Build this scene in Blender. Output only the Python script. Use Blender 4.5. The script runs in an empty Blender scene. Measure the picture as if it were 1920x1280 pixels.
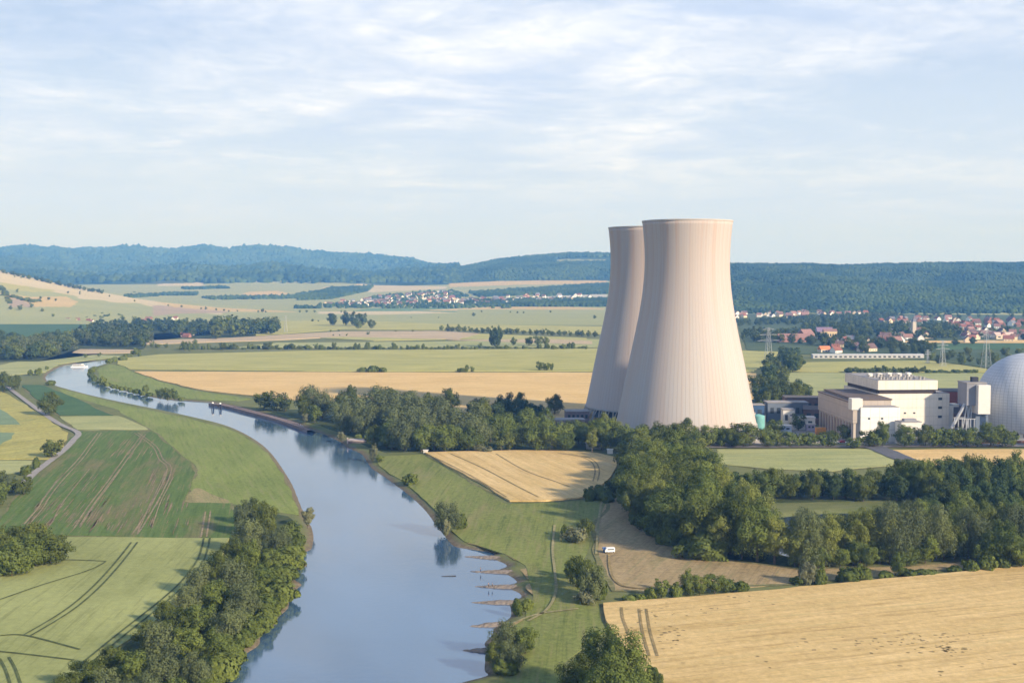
import bpy, bmesh, math, random
import numpy as np
from mathutils import Vector, Matrix, noise
from math import sin, cos, pi, radians, sqrt, atan2
sc = bpy.context.scene
COL = sc.collection
# ------------------------------------------------------------------ camera
FPX = 2200.0; HCAM = 107.0; PITCH = math.atan((640-518)/FPX)
cam_d = bpy.data.cameras.new('camera'); cam = bpy.data.objects.new('camera', cam_d); COL.objects.link(cam)
cam_d.sensor_width = 36; cam_d.lens = FPX/1920*36; cam_d.clip_start = 1; cam_d.clip_end = 90000
cam.location = (0, 0, HCAM); cam.rotation_euler = (pi/2-PITCH, 0, 0); sc.camera = cam
# ------------------------------------------------------------------ exposure, sky, sun
sc.view_settings.view_transform = 'Standard'; sc.view_settings.look = 'None'
sc.view_settings.gamma = 1; sc.view_settings.exposure = 0.60
SUN_EL = radians(24); SUN_AZ = radians(180-51)          # azimuth clockwise from +Y
sdir = Vector((sin(SUN_AZ)*cos(SUN_EL), cos(SUN_AZ)*cos(SUN_EL), sin(SUN_EL)))
sl = bpy.data.lights.new('sun', 'SUN'); sl.energy = 4.7; sl.angle = radians(2.5); sl.color = (1.0, 0.91, 0.79)
so = bpy.data.objects.new('sun', sl); COL.objects.link(so); so.rotation_euler = sdir.to_track_quat('Z', 'Y').to_euler()
world = bpy.data.worlds.new('World'); sc.world = world; world.use_nodes = True
def N(nt, t, **kw):
    n = nt.nodes.new(t)
    for k, v in kw.items():
        if k.startswith('i_'):
            key = k[2:]; key = int(key) if key.isdigit() else key.replace('_', ' ')
            n.inputs[key].default_value = v
        else: setattr(n, k, v)
    return n
def ramp(nt, pts, interp='LINEAR'):
    r = nt.nodes.new('ShaderNodeValToRGB'); r.color_ramp.interpolation = interp
    e = r.color_ramp.elements
    while len(e) < len(pts): e.new(0.5)
    for el, (p, c) in zip(e, pts):
        el.position = p; el.color = (c, c, c, 1) if isinstance(c, (int, float)) else (*c, 1)
    return r
def mixc(nt, fac, a, b, blend='MIX'):
    m = nt.nodes.new('ShaderNodeMix'); m.data_type = 'RGBA'; m.blend_type = blend; m.clamp_factor = True
    for s, v in ((m.inputs[0], fac), (m.inputs[6], a), (m.inputs[7], b)):
        if hasattr(v, 'is_linked'): nt.links.new(v, s)
        elif isinstance(v, (int, float)): s.default_value = v if s.type == 'VALUE' else (v, v, v, 1)
        else: s.default_value = (*v, 1)
    return m.outputs[2]
def mth(nt, op, a, b=None, c=None):
    m = nt.nodes.new('ShaderNodeMath'); m.operation = op
    for i, v in enumerate((a, b, c)):
        if v is None: continue
        if hasattr(v, 'is_linked'): nt.links.new(v, m.inputs[i])
        else: m.inputs[i].default_value = v
    return m.outputs[0]
def ramp_out(nt, src, a, b, lo=0., hi=1.):
    r = nt.nodes.new('ShaderNodeMapRange'); nt.links.new(src, r.inputs[0]); r.inputs[1].default_value = a; r.inputs[2].default_value = b
    r.inputs[3].default_value = lo; r.inputs[4].default_value = hi; return r.outputs[0]
def build_world():
    nt = world.node_tree; nt.nodes.clear(); L = nt.links.new
    out = N(nt, 'ShaderNodeOutputWorld'); bg = N(nt, 'ShaderNodeBackground'); L(bg.outputs[0], out.inputs[0])
    bg.inputs[1].default_value = 0.108
    sky = N(nt, 'ShaderNodeTexSky', sky_type='NISHITA', sun_disc=False)
    sky.sun_elevation = SUN_EL; sky.sun_rotation = SUN_AZ; sky.altitude = 100; sky.air_density = 1.0; sky.dust_density = 0.6; sky.ozone_density = 2.0
    tc = N(nt, 'ShaderNodeTexCoord'); sep = N(nt, 'ShaderNodeSeparateXYZ'); L(tc.outputs['Generated'], sep.inputs[0])
    z = mth(nt, 'MAXIMUM', sep.outputs[2], 0.0); zz = mth(nt, 'ADD', z, 0.10)
    cx = mth(nt, 'DIVIDE', sep.outputs[0], zz); cy = mth(nt, 'DIVIDE', sep.outputs[1], zz)
    cmb = N(nt, 'ShaderNodeCombineXYZ'); L(cx, cmb.inputs[0]); L(cy, cmb.inputs[1])
    def nz(scale, loc, st=(1, 1, 1), detail=8, rough=.6, dist=0.0, rot=0.0):
        mp = N(nt, 'ShaderNodeMapping'); mp.inputs['Location'].default_value = loc; mp.inputs['Scale'].default_value = st; mp.inputs['Rotation'].default_value = (0, 0, rot)
        L(cmb.outputs[0], mp.inputs[0])
        n = N(nt, 'ShaderNodeTexNoise'); n.inputs['Scale'].default_value = scale; n.inputs['Detail'].default_value = detail
        n.inputs['Roughness'].default_value = rough; n.inputs['Distortion'].default_value = dist; L(mp.outputs[0], n.inputs[0]); return n.outputs[0]
    big = nz(0.55, (3.7, 1.9, 0), (1, 1.1, 1), 4, .5, .3, .25)
    mid = nz(1.7, (5.2, 9.7, 0), (1.0, .9, 1), 9, .66, .6, .5)
    fine = nz(7.5, (2, 3, 0), (.8, .8, 1), 7, .62, .8, .6)
    s1 = mth(nt, 'MULTIPLY_ADD', mid, .6, mth(nt, 'MULTIPLY', big, .9))
    s2 = mth(nt, 'MULTIPLY_ADD', fine, .46, mth(nt, 'SUBTRACT', s1, .06))                       # mean about .92
    m = ramp(nt, [(0.0, 0), (1.0, 1)]); mr = N(nt, 'ShaderNodeMapRange'); L(s2, mr.inputs[0])
    mr.inputs[1].default_value = .76; mr.inputs[2].default_value = 1.12
    # the veil of high cloud thickens with elevation; near the horizon it is an even pale haze
    el = N(nt, 'ShaderNodeMapRange', interpolation_type='SMOOTHSTEP'); L(z, el.inputs[0]); el.inputs[1].default_value = .03; el.inputs[2].default_value = .12
    el.inputs[3].default_value = .12; el.inputs[4].default_value = 1.0
    cm = mth(nt, 'MULTIPLY', mth(nt, 'MULTIPLY', mr.outputs[0], el.outputs[0]), ramp_out(nt, z, .30, .55, 1.0, .25))
    hor = ramp(nt, [(0.0, (3.8, 4.95, 9.4)), (.035, (4.05, 5.0, 7.9)), (.08, (4.4, 5.1, 6.4)), (.14, (4.1, 4.85, 6.2)), (.20, (3.4, 4.2, 5.8)), (.32, (3.0, 4.0, 6.0)), (.5, (1.7, 2.6, 4.6)), (1, (1.2, 2.0, 4.0))]); L(z, hor.inputs[0])
    base = mixc(nt, .93, sky.outputs[0], hor.outputs[0])
    ccol = mixc(nt, fine, (5.5, 6.0, 7.0), (6.9, 7.05, 7.5))
    shade = ramp(nt, [(.42, 0), (.62, 1)]); L(nz(1.1, (9, 4, 0), (1, 1.4, 1), 6, .6, .5), shade.inputs[0])
    ccol = mixc(nt, mth(nt, 'MULTIPLY', shade.outputs[0], .9), ccol, (3.9, 4.7, 6.4))
    f = mixc(nt, cm, base, ccol)
    L(f, bg.inputs[0])
build_world()
try: sc.cycles.use_denoising = True
except Exception: pass
sc.cycles.max_bounces = 6; sc.cycles.diffuse_bounces = 2; sc.cycles.glossy_bounces = 2; sc.cycles.transmission_bounces = 2
sc.cycles.volume_bounces = 0; sc.cycles.transparent_max_bounces = 4
# ------------------------------------------------------------------ helpers
CP, SP = cos(PITCH), sin(PITCH)
def ray(px, py):
    u = (px-960)/FPX; v = (640-py)/FPX
    return Vector((u, CP+v*SP, -SP+v*CP))
def G(px, py, z=0.0):
    d = ray(px, py); t = (z-HCAM)/d.z; return Vector((d.x*t, d.y*t, z))
def P(px, py, D):
    d = ray(px, py); t = D/d.y; return Vector((d.x*t, D, HCAM+d.z*t))
def zof(py, D): return P(960, py, D).z
def mpp(p): return p.y/FPX if not isinstance(p, (int, float)) else p/FPX   # metres per photo pixel there
def tag(o, label=None, cat=None, group=None, kind=None):
    if label: o['label'] = label
    if cat: o['category'] = cat
    if group: o['group'] = group
    if kind: o['kind'] = kind
    return o
def link(o, parent=None):
    COL.objects.link(o)
    if parent is not None: o.parent = parent
    return o
def empty(name, loc=(0, 0, 0), rz=0):
    o = bpy.data.objects.new(name, None); o.location = loc; o.rotation_euler = (0, 0, rz); o.empty_display_size = 1; return link(o)
def mesh_np(name, verts, quads=None, tris=None, smooth=False, mat=None):
    me = bpy.data.meshes.new(name); verts = np.asarray(verts, dtype=np.float32)
    me.vertices.add(len(verts)); me.vertices.foreach_set('co', verts.ravel())
    idx = []; st = []; n = 0
    if quads is not None and len(quads):
        q = np.asarray(quads, dtype=np.int32); idx.append(q.ravel()); st.append(np.arange(len(q))*4); n = len(q)*4
    if tris is not None and len(tris):
        t = np.asarray(tris, dtype=np.int32); idx.append(t.ravel()); st.append(n+np.arange(len(t))*3)
    idx = np.concatenate(idx).astype(np.int32); st = np.concatenate(st).astype(np.int32)
    me.loops.add(len(idx)); me.loops.foreach_set('vertex_index', idx)
    me.polygons.add(len(st)); me.polygons.foreach_set('loop_start', st)
    me.update(calc_edges=True)
    me.polygons.foreach_set('use_smooth', np.full(len(st), smooth, dtype=bool))
    if mat: me.materials.append(mat)
    return me
def obj(name, me, parent=None): return link(bpy.data.objects.new(name, me), parent)
class MB:
    """collects boxes, prisms, tubes and lathes and links them as ONE mesh object"""
    def __init__(s): s.bm = bmesh.new()
    def box(s, x0, x1, y0, y1, z0, z1, bev=0):
        r = bmesh.ops.create_cube(s.bm, size=1.0)['verts']
        for v in r: v.co = Vector((x0+(v.co.x+.5)*(x1-x0), y0+(v.co.y+.5)*(y1-y0), z0+(v.co.z+.5)*(z1-z0)))
        if bev:
            es = list({e for v in r for e in v.link_edges}); bmesh.ops.bevel(s.bm, geom=es, offset=bev, segments=2, affect='EDGES')
        return s
    def tube(s, a, b, r0, r1=None, n=8):
        a = Vector(a); b = Vector(b); r1 = r0 if r1 is None else r1; d = (b-a); q = d.to_track_quat('Z', 'Y')
        m = Matrix.Translation((a+b)/2) @ q.to_matrix().to_4x4()
        bmesh.ops.create_cone(s.bm, cap_ends=True, segments=n, radius1=r0, radius2=r1, depth=d.length, matrix=m); return s
    def prism(s, pts, h0, h1):
        lo = [s.bm.verts.new((x, y, h0)) for x, y in pts]; hi = [s.bm.verts.new((x, y, h1)) for x, y in pts]; n = len(pts)
        s.bm.faces.new(hi); s.bm.faces.new(lo[::-1])
        for i in range(n): s.bm.faces.new((lo[i], lo[(i+1) % n], hi[(i+1) % n], hi[i]))
        return s
    def poly(s, vs, faces):
        vv = [s.bm.verts.new(v) for v in vs]
        for f in faces: s.bm.faces.new([vv[i] for i in f])
        return s
    def lathe(s, prof, n=48, close_top=True, close_bottom=False, cx=0, cy=0):
        rings = [[s.bm.verts.new((cx+r*cos(2*pi*k/n), cy+r*sin(2*pi*k/n), z)) for k in range(n)] for r, z in prof]
        for a, b in zip(rings, rings[1:]):
            for k in range(n): s.bm.faces.new((a[k], a[(k+1) % n], b[(k+1) % n], b[k]))
        if close_top: s.bm.faces.new(rings[-1])
        if close_bottom: s.bm.faces.new(rings[0][::-1])
        return s
    def build(s, name, mat, parent=None, smooth=False):
        bmesh.ops.recalc_face_normals(s.bm, faces=s.bm.faces)
        me = bpy.data.meshes.new(name); s.bm.to_mesh(me); s.bm.free()
        me.materials.append(mat)
        if smooth:
            me.polygons.foreach_set('use_smooth', [True]*len(me.polygons))
        o = obj(name, me, parent)
        return o
ONES = ['', 'first', 'second', 'third', 'fourth', 'fifth', 'sixth', 'seventh', 'eighth', 'ninth', 'tenth', 'eleventh', 'twelfth', 'thirteenth', 'fourteenth', 'fifteenth', 'sixteenth', 'seventeenth', 'eighteenth', 'nineteenth']
TENS = {2: 'twent', 3: 'thirt', 4: 'fort', 5: 'fift', 6: 'sixt', 7: 'sevent', 8: 'eight', 9: 'ninet'}
def ordn(n):
    if n < 20: return ONES[n]
    if n >= 100: return ('hundredth' if n == 100 else 'hundred and '+ordn(n-100))
    t, u = divmod(n, 10); return TENS[t]+'ieth' if u == 0 else TENS[t]+'y-'+ONES[u]
# ------------------------------------------------------------------ materials
def mat_new(name):
    m = bpy.data.materials.new(name); m.use_nodes = True; nt = m.node_tree
    b = nt.nodes['Principled BSDF']; b.inputs['Roughness'].default_value = .85
    b.inputs['Specular IOR Level'].default_value = .25
    return m, nt, b
def solid(name, c, rough=.8, var=.12, scale=.6, metal=0, bump=0):
    """plain paint or render with a little uneven weathering"""
    m, nt, b = mat_new(name); L = nt.links.new
    g = N(nt, 'ShaderNodeNewGeometry'); n = N(nt, 'ShaderNodeTexNoise', i_Scale=scale, i_Detail=6.0, i_Roughness=.65); L(g.outputs['Position'], n.inputs[0])
    col = mixc(nt, ramp_out(nt, n.outputs[0], .3, .7), tuple(x*(1-var) for x in c), tuple(min(1, x*(1+var)) for x in c)); L(col, b.inputs['Base Color'])
    b.inputs['Roughness'].default_value = rough; b.inputs['Metallic'].default_value = metal
    return m
def noise_pos(nt, scale, st=(1, 1, 1), rot=0, loc=(0, 0, 0), detail=5, rough=.6, dist=0, src=None):
    if src is None: src = N(nt, 'ShaderNodeNewGeometry').outputs['Position']
    mp = N(nt, 'ShaderNodeMapping'); mp.vector_type = 'TEXTURE'; mp.inputs['Scale'].default_value = st; mp.inputs['Rotation'].default_value = (0, 0, rot); mp.inputs['Location'].default_value = loc
    nt.links.new(src, mp.inputs[0])
    n = N(nt, 'ShaderNodeTexNoise', i_Scale=scale, i_Detail=float(detail), i_Roughness=rough, i_Distortion=float(dist)); nt.links.new(mp.outputs[0], n.inputs[0]); return n.outputs[0]
def field_mat(name, c, c2, rot=0., streak=.5, patch=.5, c3=None, p3=(.62, .72), fine=.25, bscale=.02):
    """crop or grass: streaks along the drilling direction, broad patches, fine grain; c3 = colour of worn spots"""
    m, nt, b = mat_new(name); L = nt.links.new
    a = noise_pos(nt, .18, (14, 1, 1), rot, detail=6)
    bn = noise_pos(nt, bscale, (1.6, 1, 1), rot, (40, 9, 0), 5, .6, .5)
    c = tuple(x*.86 for x in c); c2 = tuple(min(1, x*1.08) for x in c2); a2 = noise_pos(nt, .55, (22, 1, 1), rot, (3, 3, 0), 4, .7)
    f = mth(nt, 'ADD', mth(nt, 'MULTIPLY', ramp_out(nt, mth(nt, 'ADD', mth(nt, 'MULTIPLY', a, .6), mth(nt, 'MULTIPLY', a2, .4)), .40, .60), streak), mth(nt, 'MULTIPLY', ramp_out(nt, bn, .36, .64), patch))
    f = mth(nt, 'DIVIDE', f, streak+patch)
    col = mixc(nt, f, c, c2)
    if c3:
        w = noise_pos(nt, bscale*2.6, (5, 1, 1), rot, (7, 70, 0), 8, .7, .4); col = mixc(nt, ramp_out(nt, w, *p3), col, c3)
    g = noise_pos(nt, .45, detail=5, rough=.75)
    col = mixc(nt, fine, col, mixc(nt, ramp_out(nt, g, .3, .7), tuple(x*.5 for x in c), tuple(min(1, x*1.35) for x in c2)))
    if c3: col = mixc(nt, ramp_out(nt, a2, .54, .66, 0, .5), col, c3)
    col = mixc(nt, ramp_out(nt, a2, .46, .34, 0, .35), col, tuple(x*.55 for x in c))
    L(col, b.inputs['Base Color']); b.inputs['Roughness'].default_value = .95; b.inputs['Specular IOR Level'].default_value = .1
    return m
# ================================================================== THE LAND
def smooth_poly(pts, closed=False, sub=4):
    n = len(pts); out = []
    rng = range(n if closed else n-1)
    for i in rng:
        p0 = pts[(i-1) % n] if closed or i > 0 else pts[i]; p1 = pts[i]; p2 = pts[(i+1) % n]
        p3 = pts[(i+2) % n] if closed or i+2 < n else p2
        for k in range(sub):
            t = k/sub
            out.append(tuple(.5*((2*p1[j])+(-p0[j]+p2[j])*t+(2*p0[j]-5*p1[j]+4*p2[j]-p3[j])*t*t+(-p0[j]+3*p1[j]-3*p2[j]+p3[j])*t**3) for j in (0, 1)))
    if not closed: out.append(tuple(pts[-1]))
    return out
WZ = -1.2
left_bank = [(205,675),(170,677),(140,681),(118,686),(98,695),(87,704),(87,712),(100,721),(130,730),(180,743),(240,756),(300,768),(360,781),(420,796),(460,813),(490,832),(511,852),(531,880),(549,910),(561,940),(572,965),(585,990),(588,1010),(583,1030),(562,1036),(548,1041),(560,1050),(577,1058),(560,1068),(540,1074),(552,1086),(566,1096),(550,1108),(543,1122),(540,1140),(522,1157),(512,1176),(490,1190),(486,1208),(466,1222),(447,1236),(450,1246),(430,1254),(416,1266),(408,1300),(380,1360),(340,1460),(290,1600)]
right_bank = [(225,678),(205,680),(190,684),(175,690),(169,700),(172,709),(186,718),(215,728),(260,739),(300,747),(345,751),(400,755),(430,760),(470,770),(520,782),(560,795),(585,806),(612,816),(637,828),(652,839),(676,850),(686,862),(697,878),(722,895),(748,914),(775,935),(800,960),(818,985),(838,1010),(852,1024),(880,1029),(922,1036),(926,1040),(912,1045),(925,1048),(945,1056),(950,1062),(935,1068),(950,1076),(964,1085),(968,1092),(950,1097),(958,1104),(974,1112),(976,1120),(955,1127),(957,1140),(957,1156),(940,1168),(926,1178),(922,1190),(908,1206),(912,1216),(910,1232),(908,1256),(915,1265),(892,1272),(865,1279),(815,1295),(775,1340),(740,1420),(720,1600)]
def topoly(px, z=0): return np.array([tuple(G(*p, z))[:2] for p in px])
RIV = np.vstack([topoly(smooth_poly(left_bank, sub=3), WZ), [[-85, 60], [-60, -300], [60, -300], [-40, 60]], topoly(smooth_poly(right_bank, sub=3)[::-1], WZ)])
# the river's far end continues round the bend behind the meadow
POND_PX = [(1345,1000),(1400,980),(1480,968),(1570,962),(1640,966),(1660,985),(1610,1012),(1550,1034),(1470,1046),(1380,1040)]
POND = topoly(smooth_poly(POND_PX, True, 4), WZ)
def inside(poly, x, y):
    r = np.zeros(x.shape, bool); n = len(poly)
    for i in range(n):
        x1, y1 = poly[i]; x2, y2 = poly[(i+1) % n]
        if y1 == y2: continue
        c = ((y1 > y) != (y2 > y)) & (x < (x2-x1)*(y-y1)/(y2-y1)+x1); r ^= c
    return r
def sdist(poly, x, y):
    d = np.full(x.shape, 1e9, np.float32); n = len(poly)
    for i in range(n):
        ax, ay = poly[i]; bx, by = poly[(i+1) % n]; dx, dy = bx-ax, by-ay; l = dx*dx+dy*dy+1e-9
        t = np.clip(((x-ax)*dx+(y-ay)*dy)/l, 0, 1); d = np.minimum(d, (x-ax-t*dx)**2+(y-ay-t*dy)**2)
    d = np.sqrt(d); return np.where(inside(poly, x, y), -d, d)
# far relief: for each bearing (photo column) a chain of (distance, photo row) nodes
HC = [-700, -500, 0, 60, 130, 180, 250, 320, 385, 430, 480, 540, 600, 660, 720, 760, 800, 860, 930, 1000, 1060, 1140, 1240, 1380, 1500, 1650, 1920, 2600]
ridge = dict(zip(HC, [455, 462, 466, 464, 467, 468, 461, 468, 460, 468, 460, 463, 470, 478, 476, 484, 492, 494, 494, 494, 493, 490, 495, 500, 505, 505, 505, 500]))
def lerp_tab(tab, x):
    ks = sorted(tab); return float(np.interp(x, ks, [tab[k] for k in ks]))
def chain(c):
    L_ = {-700: 455, 0: 505, 60: 519, 130: 535, 180: 545, 260: 560, 330: 569, 400: 576, 480: 579.9, 1300: 579.9, 1380: 588.5, 2600: 588.5}
    d1 = {-700: 3900, 1240: 3800, 1380: 3340, 2600: 3340}
    y2 = {-700: 500, 0: 549, 250: 562, 320: 566, 1240: 563, 1380: 562, 2600: 552}
    y3 = {-700: 520, 0: 533, 200: 531, 480: 529, 600: 531, 700: 535, 860: 528, 930: 525, 1240: 522, 1380: 535, 1650: 537, 1920: 535, 2600: 528}
    d3 = {-700: 6500, 1240: 6500, 1380: 4100, 2600: 4100}
    y4 = {-700: 488, 0: 500, 130: 512, 210: 522, 280: 509, 360: 503, 430: 507, 500: 502, 570: 508, 640: 516, 700: 521, 760: 514, 860: 508, 930: 493, 1000: 485, 1060: 480, 1140: 479, 1240: 484, 1380: 498, 1500: 497.5, 1580: 498.5, 1760: 496, 1920: 496, 2600: 492}
    d4 = {-700: 8600, 600: 8600, 760: 7900, 1140: 7600, 1240: 6900, 1380: 5400, 2600: 5400}
    y5 = {-700: 478, 0: 489, 180: 500, 300: 515, 600: 516, 720: 512, 760: 502, 860: 506, 1000: 506, 1240: 505, 1380: 505, 2600: 508}
    T = lerp_tab
    return [(2600, 518+FPX*HCAM/2600), (T(d1, c), T(L_, c)), (T({-700: 4600, 1240: 4600, 1380: 3700, 2600: 3700}, c), T(y2, c)), (T(d3, c), T(y3, c)), (T(d4, c), T(y4, c)),
            (T({-700: 10200, 1240: 10200, 1380: 8500, 2600: 8500}, c), T(y5, c)), (12500, T(ridge, c)), (16000, 530)]
cols = np.array(list(range(-700, 0, 14))+list(range(0, 1921, 5))+list(range(1934, 2601, 14)), float)
# distances of the rings: dense where the eye is near
rows_py = np.concatenate([np.arange(1560, 1290, -8), np.arange(1290, 1000, -2.2), np.arange(1000, 700, -1.6), np.arange(700, 608.6, -1.4)])
ringsD = [HCAM/((py-518)/FPX) for py in rows_py]
ringsD = [d for d in ringsD if d < 2580]
far1 = list(np.exp(np.linspace(math.log(2600), math.log(5600), 120))); far2 = list(np.linspace(5650, 9000, 90)); far3 = list(np.linspace(9050, 13200, 80))+[14000, 15000, 16000]
RD = np.array([70, 110]+ringsD+far1+far2+far3)
nc, nr = len(cols), len(RD)
def fbm(x, y, s, o=4, seed=0.0):
    return noise.fractal(Vector((x/s+seed, y/s, seed)), 1.0, 2.0, o, noise_basis='PERLIN_ORIGINAL')
colf = (cols-960)/FPX
X = np.outer(RD, colf/ CP); Y = np.repeat(RD[:, None], nc, 1)
# chains per column -> z
Z = np.zeros((nr, nc))
chains = [chain(c) for c in cols]
def chain_z(ch, D):
    ds = [d for d, _ in ch]; zs = [HCAM-(y-518)/FPX*d for d, y in ch]
    return np.interp(D, ds, zs)
for j in range(nc):
    Z[:, j] = np.where(RD > 2600, chain_z(chains[j], RD), 0)
# soften the creases a little, then roughen the wooded hills
for _ in range(3):
    Zs = Z.copy(); Zs[1:-1, 1:-1] = (Z[1:-1, 1:-1]*2+Z[:-2, 1:-1]+Z[2:, 1:-1]+Z[1:-1, :-2]+Z[1:-1, 2:])/6
    m_ = (RD > 2700)[:, None]; Z = np.where(m_, Zs, Z)
for i in range(nr):
    if RD[i] < 3900: continue
    for j in range(nc):
        w = min(1, max(0, (Z[i, j]-25)/90))
        c = cols[j]
        if w > 0:
            amp = (120 if RD[i] > 6500 else 15) if c < 1300 else 62
            crest = 1-.75*math.exp(-((RD[i]-(12500 if c < 700 else 7600 if c < 1300 else 5400))/700)**2)
            v = fbm(X[i, j]+.35*Y[i, j], Y[i, j]*.45, 700 if c > 1300 else 1500, 5, 3.1); Z[i, j] += w*crest*amp*(abs(v)*-1.6+.25+v*.5)
def TZ(px, D):
    """ground height at a photo column and a distance"""
    if D < 2600: return 0.0
    j = np.interp(px, cols, np.arange(nc)); i = np.interp(D, RD, np.arange(nr))
    i0, j0 = int(min(i, nr-2)), int(min(j, nc-2)); fi, fj = i-i0, j-j0
    return float((Z[i0, j0]*(1-fi)+Z[i0+1, j0]*fi)*(1-fj)+(Z[i0, j0+1]*(1-fi)+Z[i0+1, j0+1]*fi)*fj)
def on_land(px, py):
    """the distance at which the sight line through a photo point first meets the far relief"""
    for D in RD:
        if D > 2600 and 518+(HCAM-TZ(px, D))*FPX/D <= py: return float(D)
    return 3800.
near = Y < 1800
sd = np.full((nr, nc), 99., np.float32)
xs, ys = X[near], Y[near]
sdr = sdist(RIV, xs, ys); sdp = sdist(POND, xs, ys); sd[near] = np.minimum(sdr, sdp); sdb = sd.copy(); sdb[near] = np.minimum(sdr, sdp+4.5)
zb = np.where(sd > 5, 0, np.where(sd > 0, WZ*(1-sd/5)**1.3, np.maximum(WZ+sd*.5, -3.2)))
Z = Z+np.where(near, zb, 0)
grid_v = np.stack([X, Y, Z], -1).reshape(-1, 3)
ii, jj = np.meshgrid(np.arange(nr-1), np.arange(nc-1), indexing='ij'); a = (ii*nc+jj).ravel()
quads = np.stack([a, a+1, a+nc+1, a+nc], 1)
# ---- photo row of every far vertex, used to lay the far parcels out over the relief
PYv = 518+(HCAM-Z)*FPX/Y
C_FOREST = (.030, .058, .030); C_PALE = (.34, .34, .155); C_WHEAT = (.55, .40, .185); C_GREEN = (.13, .20, .07); C_TAN = (.40, .30, .21); C_CREAM = (.56, .46, .28); C_TEAL = (.16, .24, .13); C_YEL = (.42, .38, .14)
far_parcels = [  # (zone: min D, max D) , colour, photo polygon over the relief
 ((2500, 5600), C_PALE, [(-800,560),(480,560),(480,620),(-800,620)]),
 ((2500, 3900), C_CREAM, [(-800,430),(0,503),(180,543),(300,566),(420,578),(420,590),(300,580),(150,556),(60,540),(-800,470)]),
 ((2500, 3900), C_YEL, [(-200,520),(0,528),(60,538),(110,545),(60,548),(0,545),(-200,540)]),
 ((2500, 3900), C_PALE, [(-200,540),(0,540),(100,552),(130,556),(60,560),(-200,556)]),
 ((2500, 3900), C_WHEAT, [(0,548),(60,556),(125,556),(148,566),(135,575),(80,575),(40,574),(20,560)]),
 ((2500, 3900), C_TAN, [(10,556),(40,562),(70,575),(22,576)]),
 ((2500, 3900), C_CREAM, [(128,540),(180,546),(300,566),(260,566),(150,560)]),
 ((2500, 3900), C_PALE, [(150,566),(260,568),(300,578),(270,585),(140,585)]),
 ((2500, 3900), C_TAN, [(285,572),(300,572),(420,583),(430,586),(330,588),(290,592)]),
 ((2500, 3900), C_WHEAT, [(290,566),(420,577),(520,582),(560,585),(430,584),(330,576)]),
 ((3000, 5600), C_TEAL, [(690,578),(860,576),(900,584),(780,586),(660,583)]),
 ((2500, 4200), C_WHEAT, [(780,582),(950,574),(1020,573),(1135,578),(1135,582),(900,583)]),
 ((2500, 4200), C_CREAM, [(600,584),(780,583),(860,586),(700,590),(600,588)]),
 ((2500, 4200), C_PALE, [(860,580),(1140,580),(1140,612),(860,612)]),
 ((4000, 7500), C_PALE, [(230,536),(470,530),(560,525),(700,534),(700,548),(620,556),(540,566),(230,570)]),
 ((4000, 7500), C_CREAM, [(300,532),(385,530),(385,536),(300,536)]),
 ((4000, 7500), C_WHEAT, [(455,551),(470,547),(520,545),(545,550),(500,557)]),
 ((4000, 7500), C_CREAM, [(600,541),(615,537),(632,538),(600,545)]),
 ((4000, 7500), C_PALE, [(520,530),(560,546),(600,548),(610,540),(560,528)]),
 ((4000, 7500), C_FOREST, [(300,551),(330,549),(372,550),(368,553),(300,553)]),
 ((4000, 7500), C_FOREST, [(555,552),(600,546),(620,540),(700,536),(690,545),(620,560),(560,562)]),
 ((4000, 7500), C_CREAM, [(668,533),(730,535),(840,537),(840,541),(700,548),(672,545)]),
 ((4000, 8200), C_WHEAT, [(840,533),(850,527),(1000,526),(1140,526),(1140,531),(960,534),(845,538)]),
 ((4000, 7500), C_PALE, [(850,538),(1140,532),(1140,538),(900,548),(850,545)]),
 ((4000, 7500), C_FOREST, [(880,548),(1000,540),(1140,531),(1140,544),(1000,552),(900,556)]),
 ((4000, 7500), (.50,.47,.42), [(1010,557),(1060,551),(1140,552),(1140,562),(1040,563)]),
 ((3900, 7500), C_FOREST, [(880,562),(1140,561),(1140,574),(900,575)]),
 ((6000, 9500), (.55,.42,.30), [(466,517),(502,515),(498,527),(474,527)]),
 ((6000, 9500), C_PALE, [(500,514),(530,515),(530,518),(503,518)]),
 ((6000, 9500), C_PALE, [(440,530),(470,528),(510,528),(535,535),(440,540)]),
 ((7000, 8400), C_PALE, [(1040,488),(1060,486),(1140,487),(1140,492),(1050,491)]),
 ((7000, 8400), C_CREAM, [(1110,510),(1140,508),(1140,520),(1120,518)]),
 ((2500, 4200), C_PALE, [(1140,575),(1240,575),(1240,612),(1140,612)]),
 ((3000, 4000), C_PALE, [(1380,585),(2600,585),(2600,620),(1380,620)]),
]
fcol = np.empty((nr, nc, 3), np.float32); fcol[:] = C_PALE
CC = np.repeat(cols[None, :], nr, 0)
forest = (Y > 6300) | ((Y > 4300) & (Z > 100)) | ((CC > 1300) & (Y > 3340)) | ((CC > 1235) & (Y > 3700)) 
fcol[forest] = C_FOREST
for (d0, d1), c, poly in far_parcels:
    sel = inside(poly, CC, PYv) & (Y > d0) & (Y < d1); fcol[sel] = c
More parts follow.
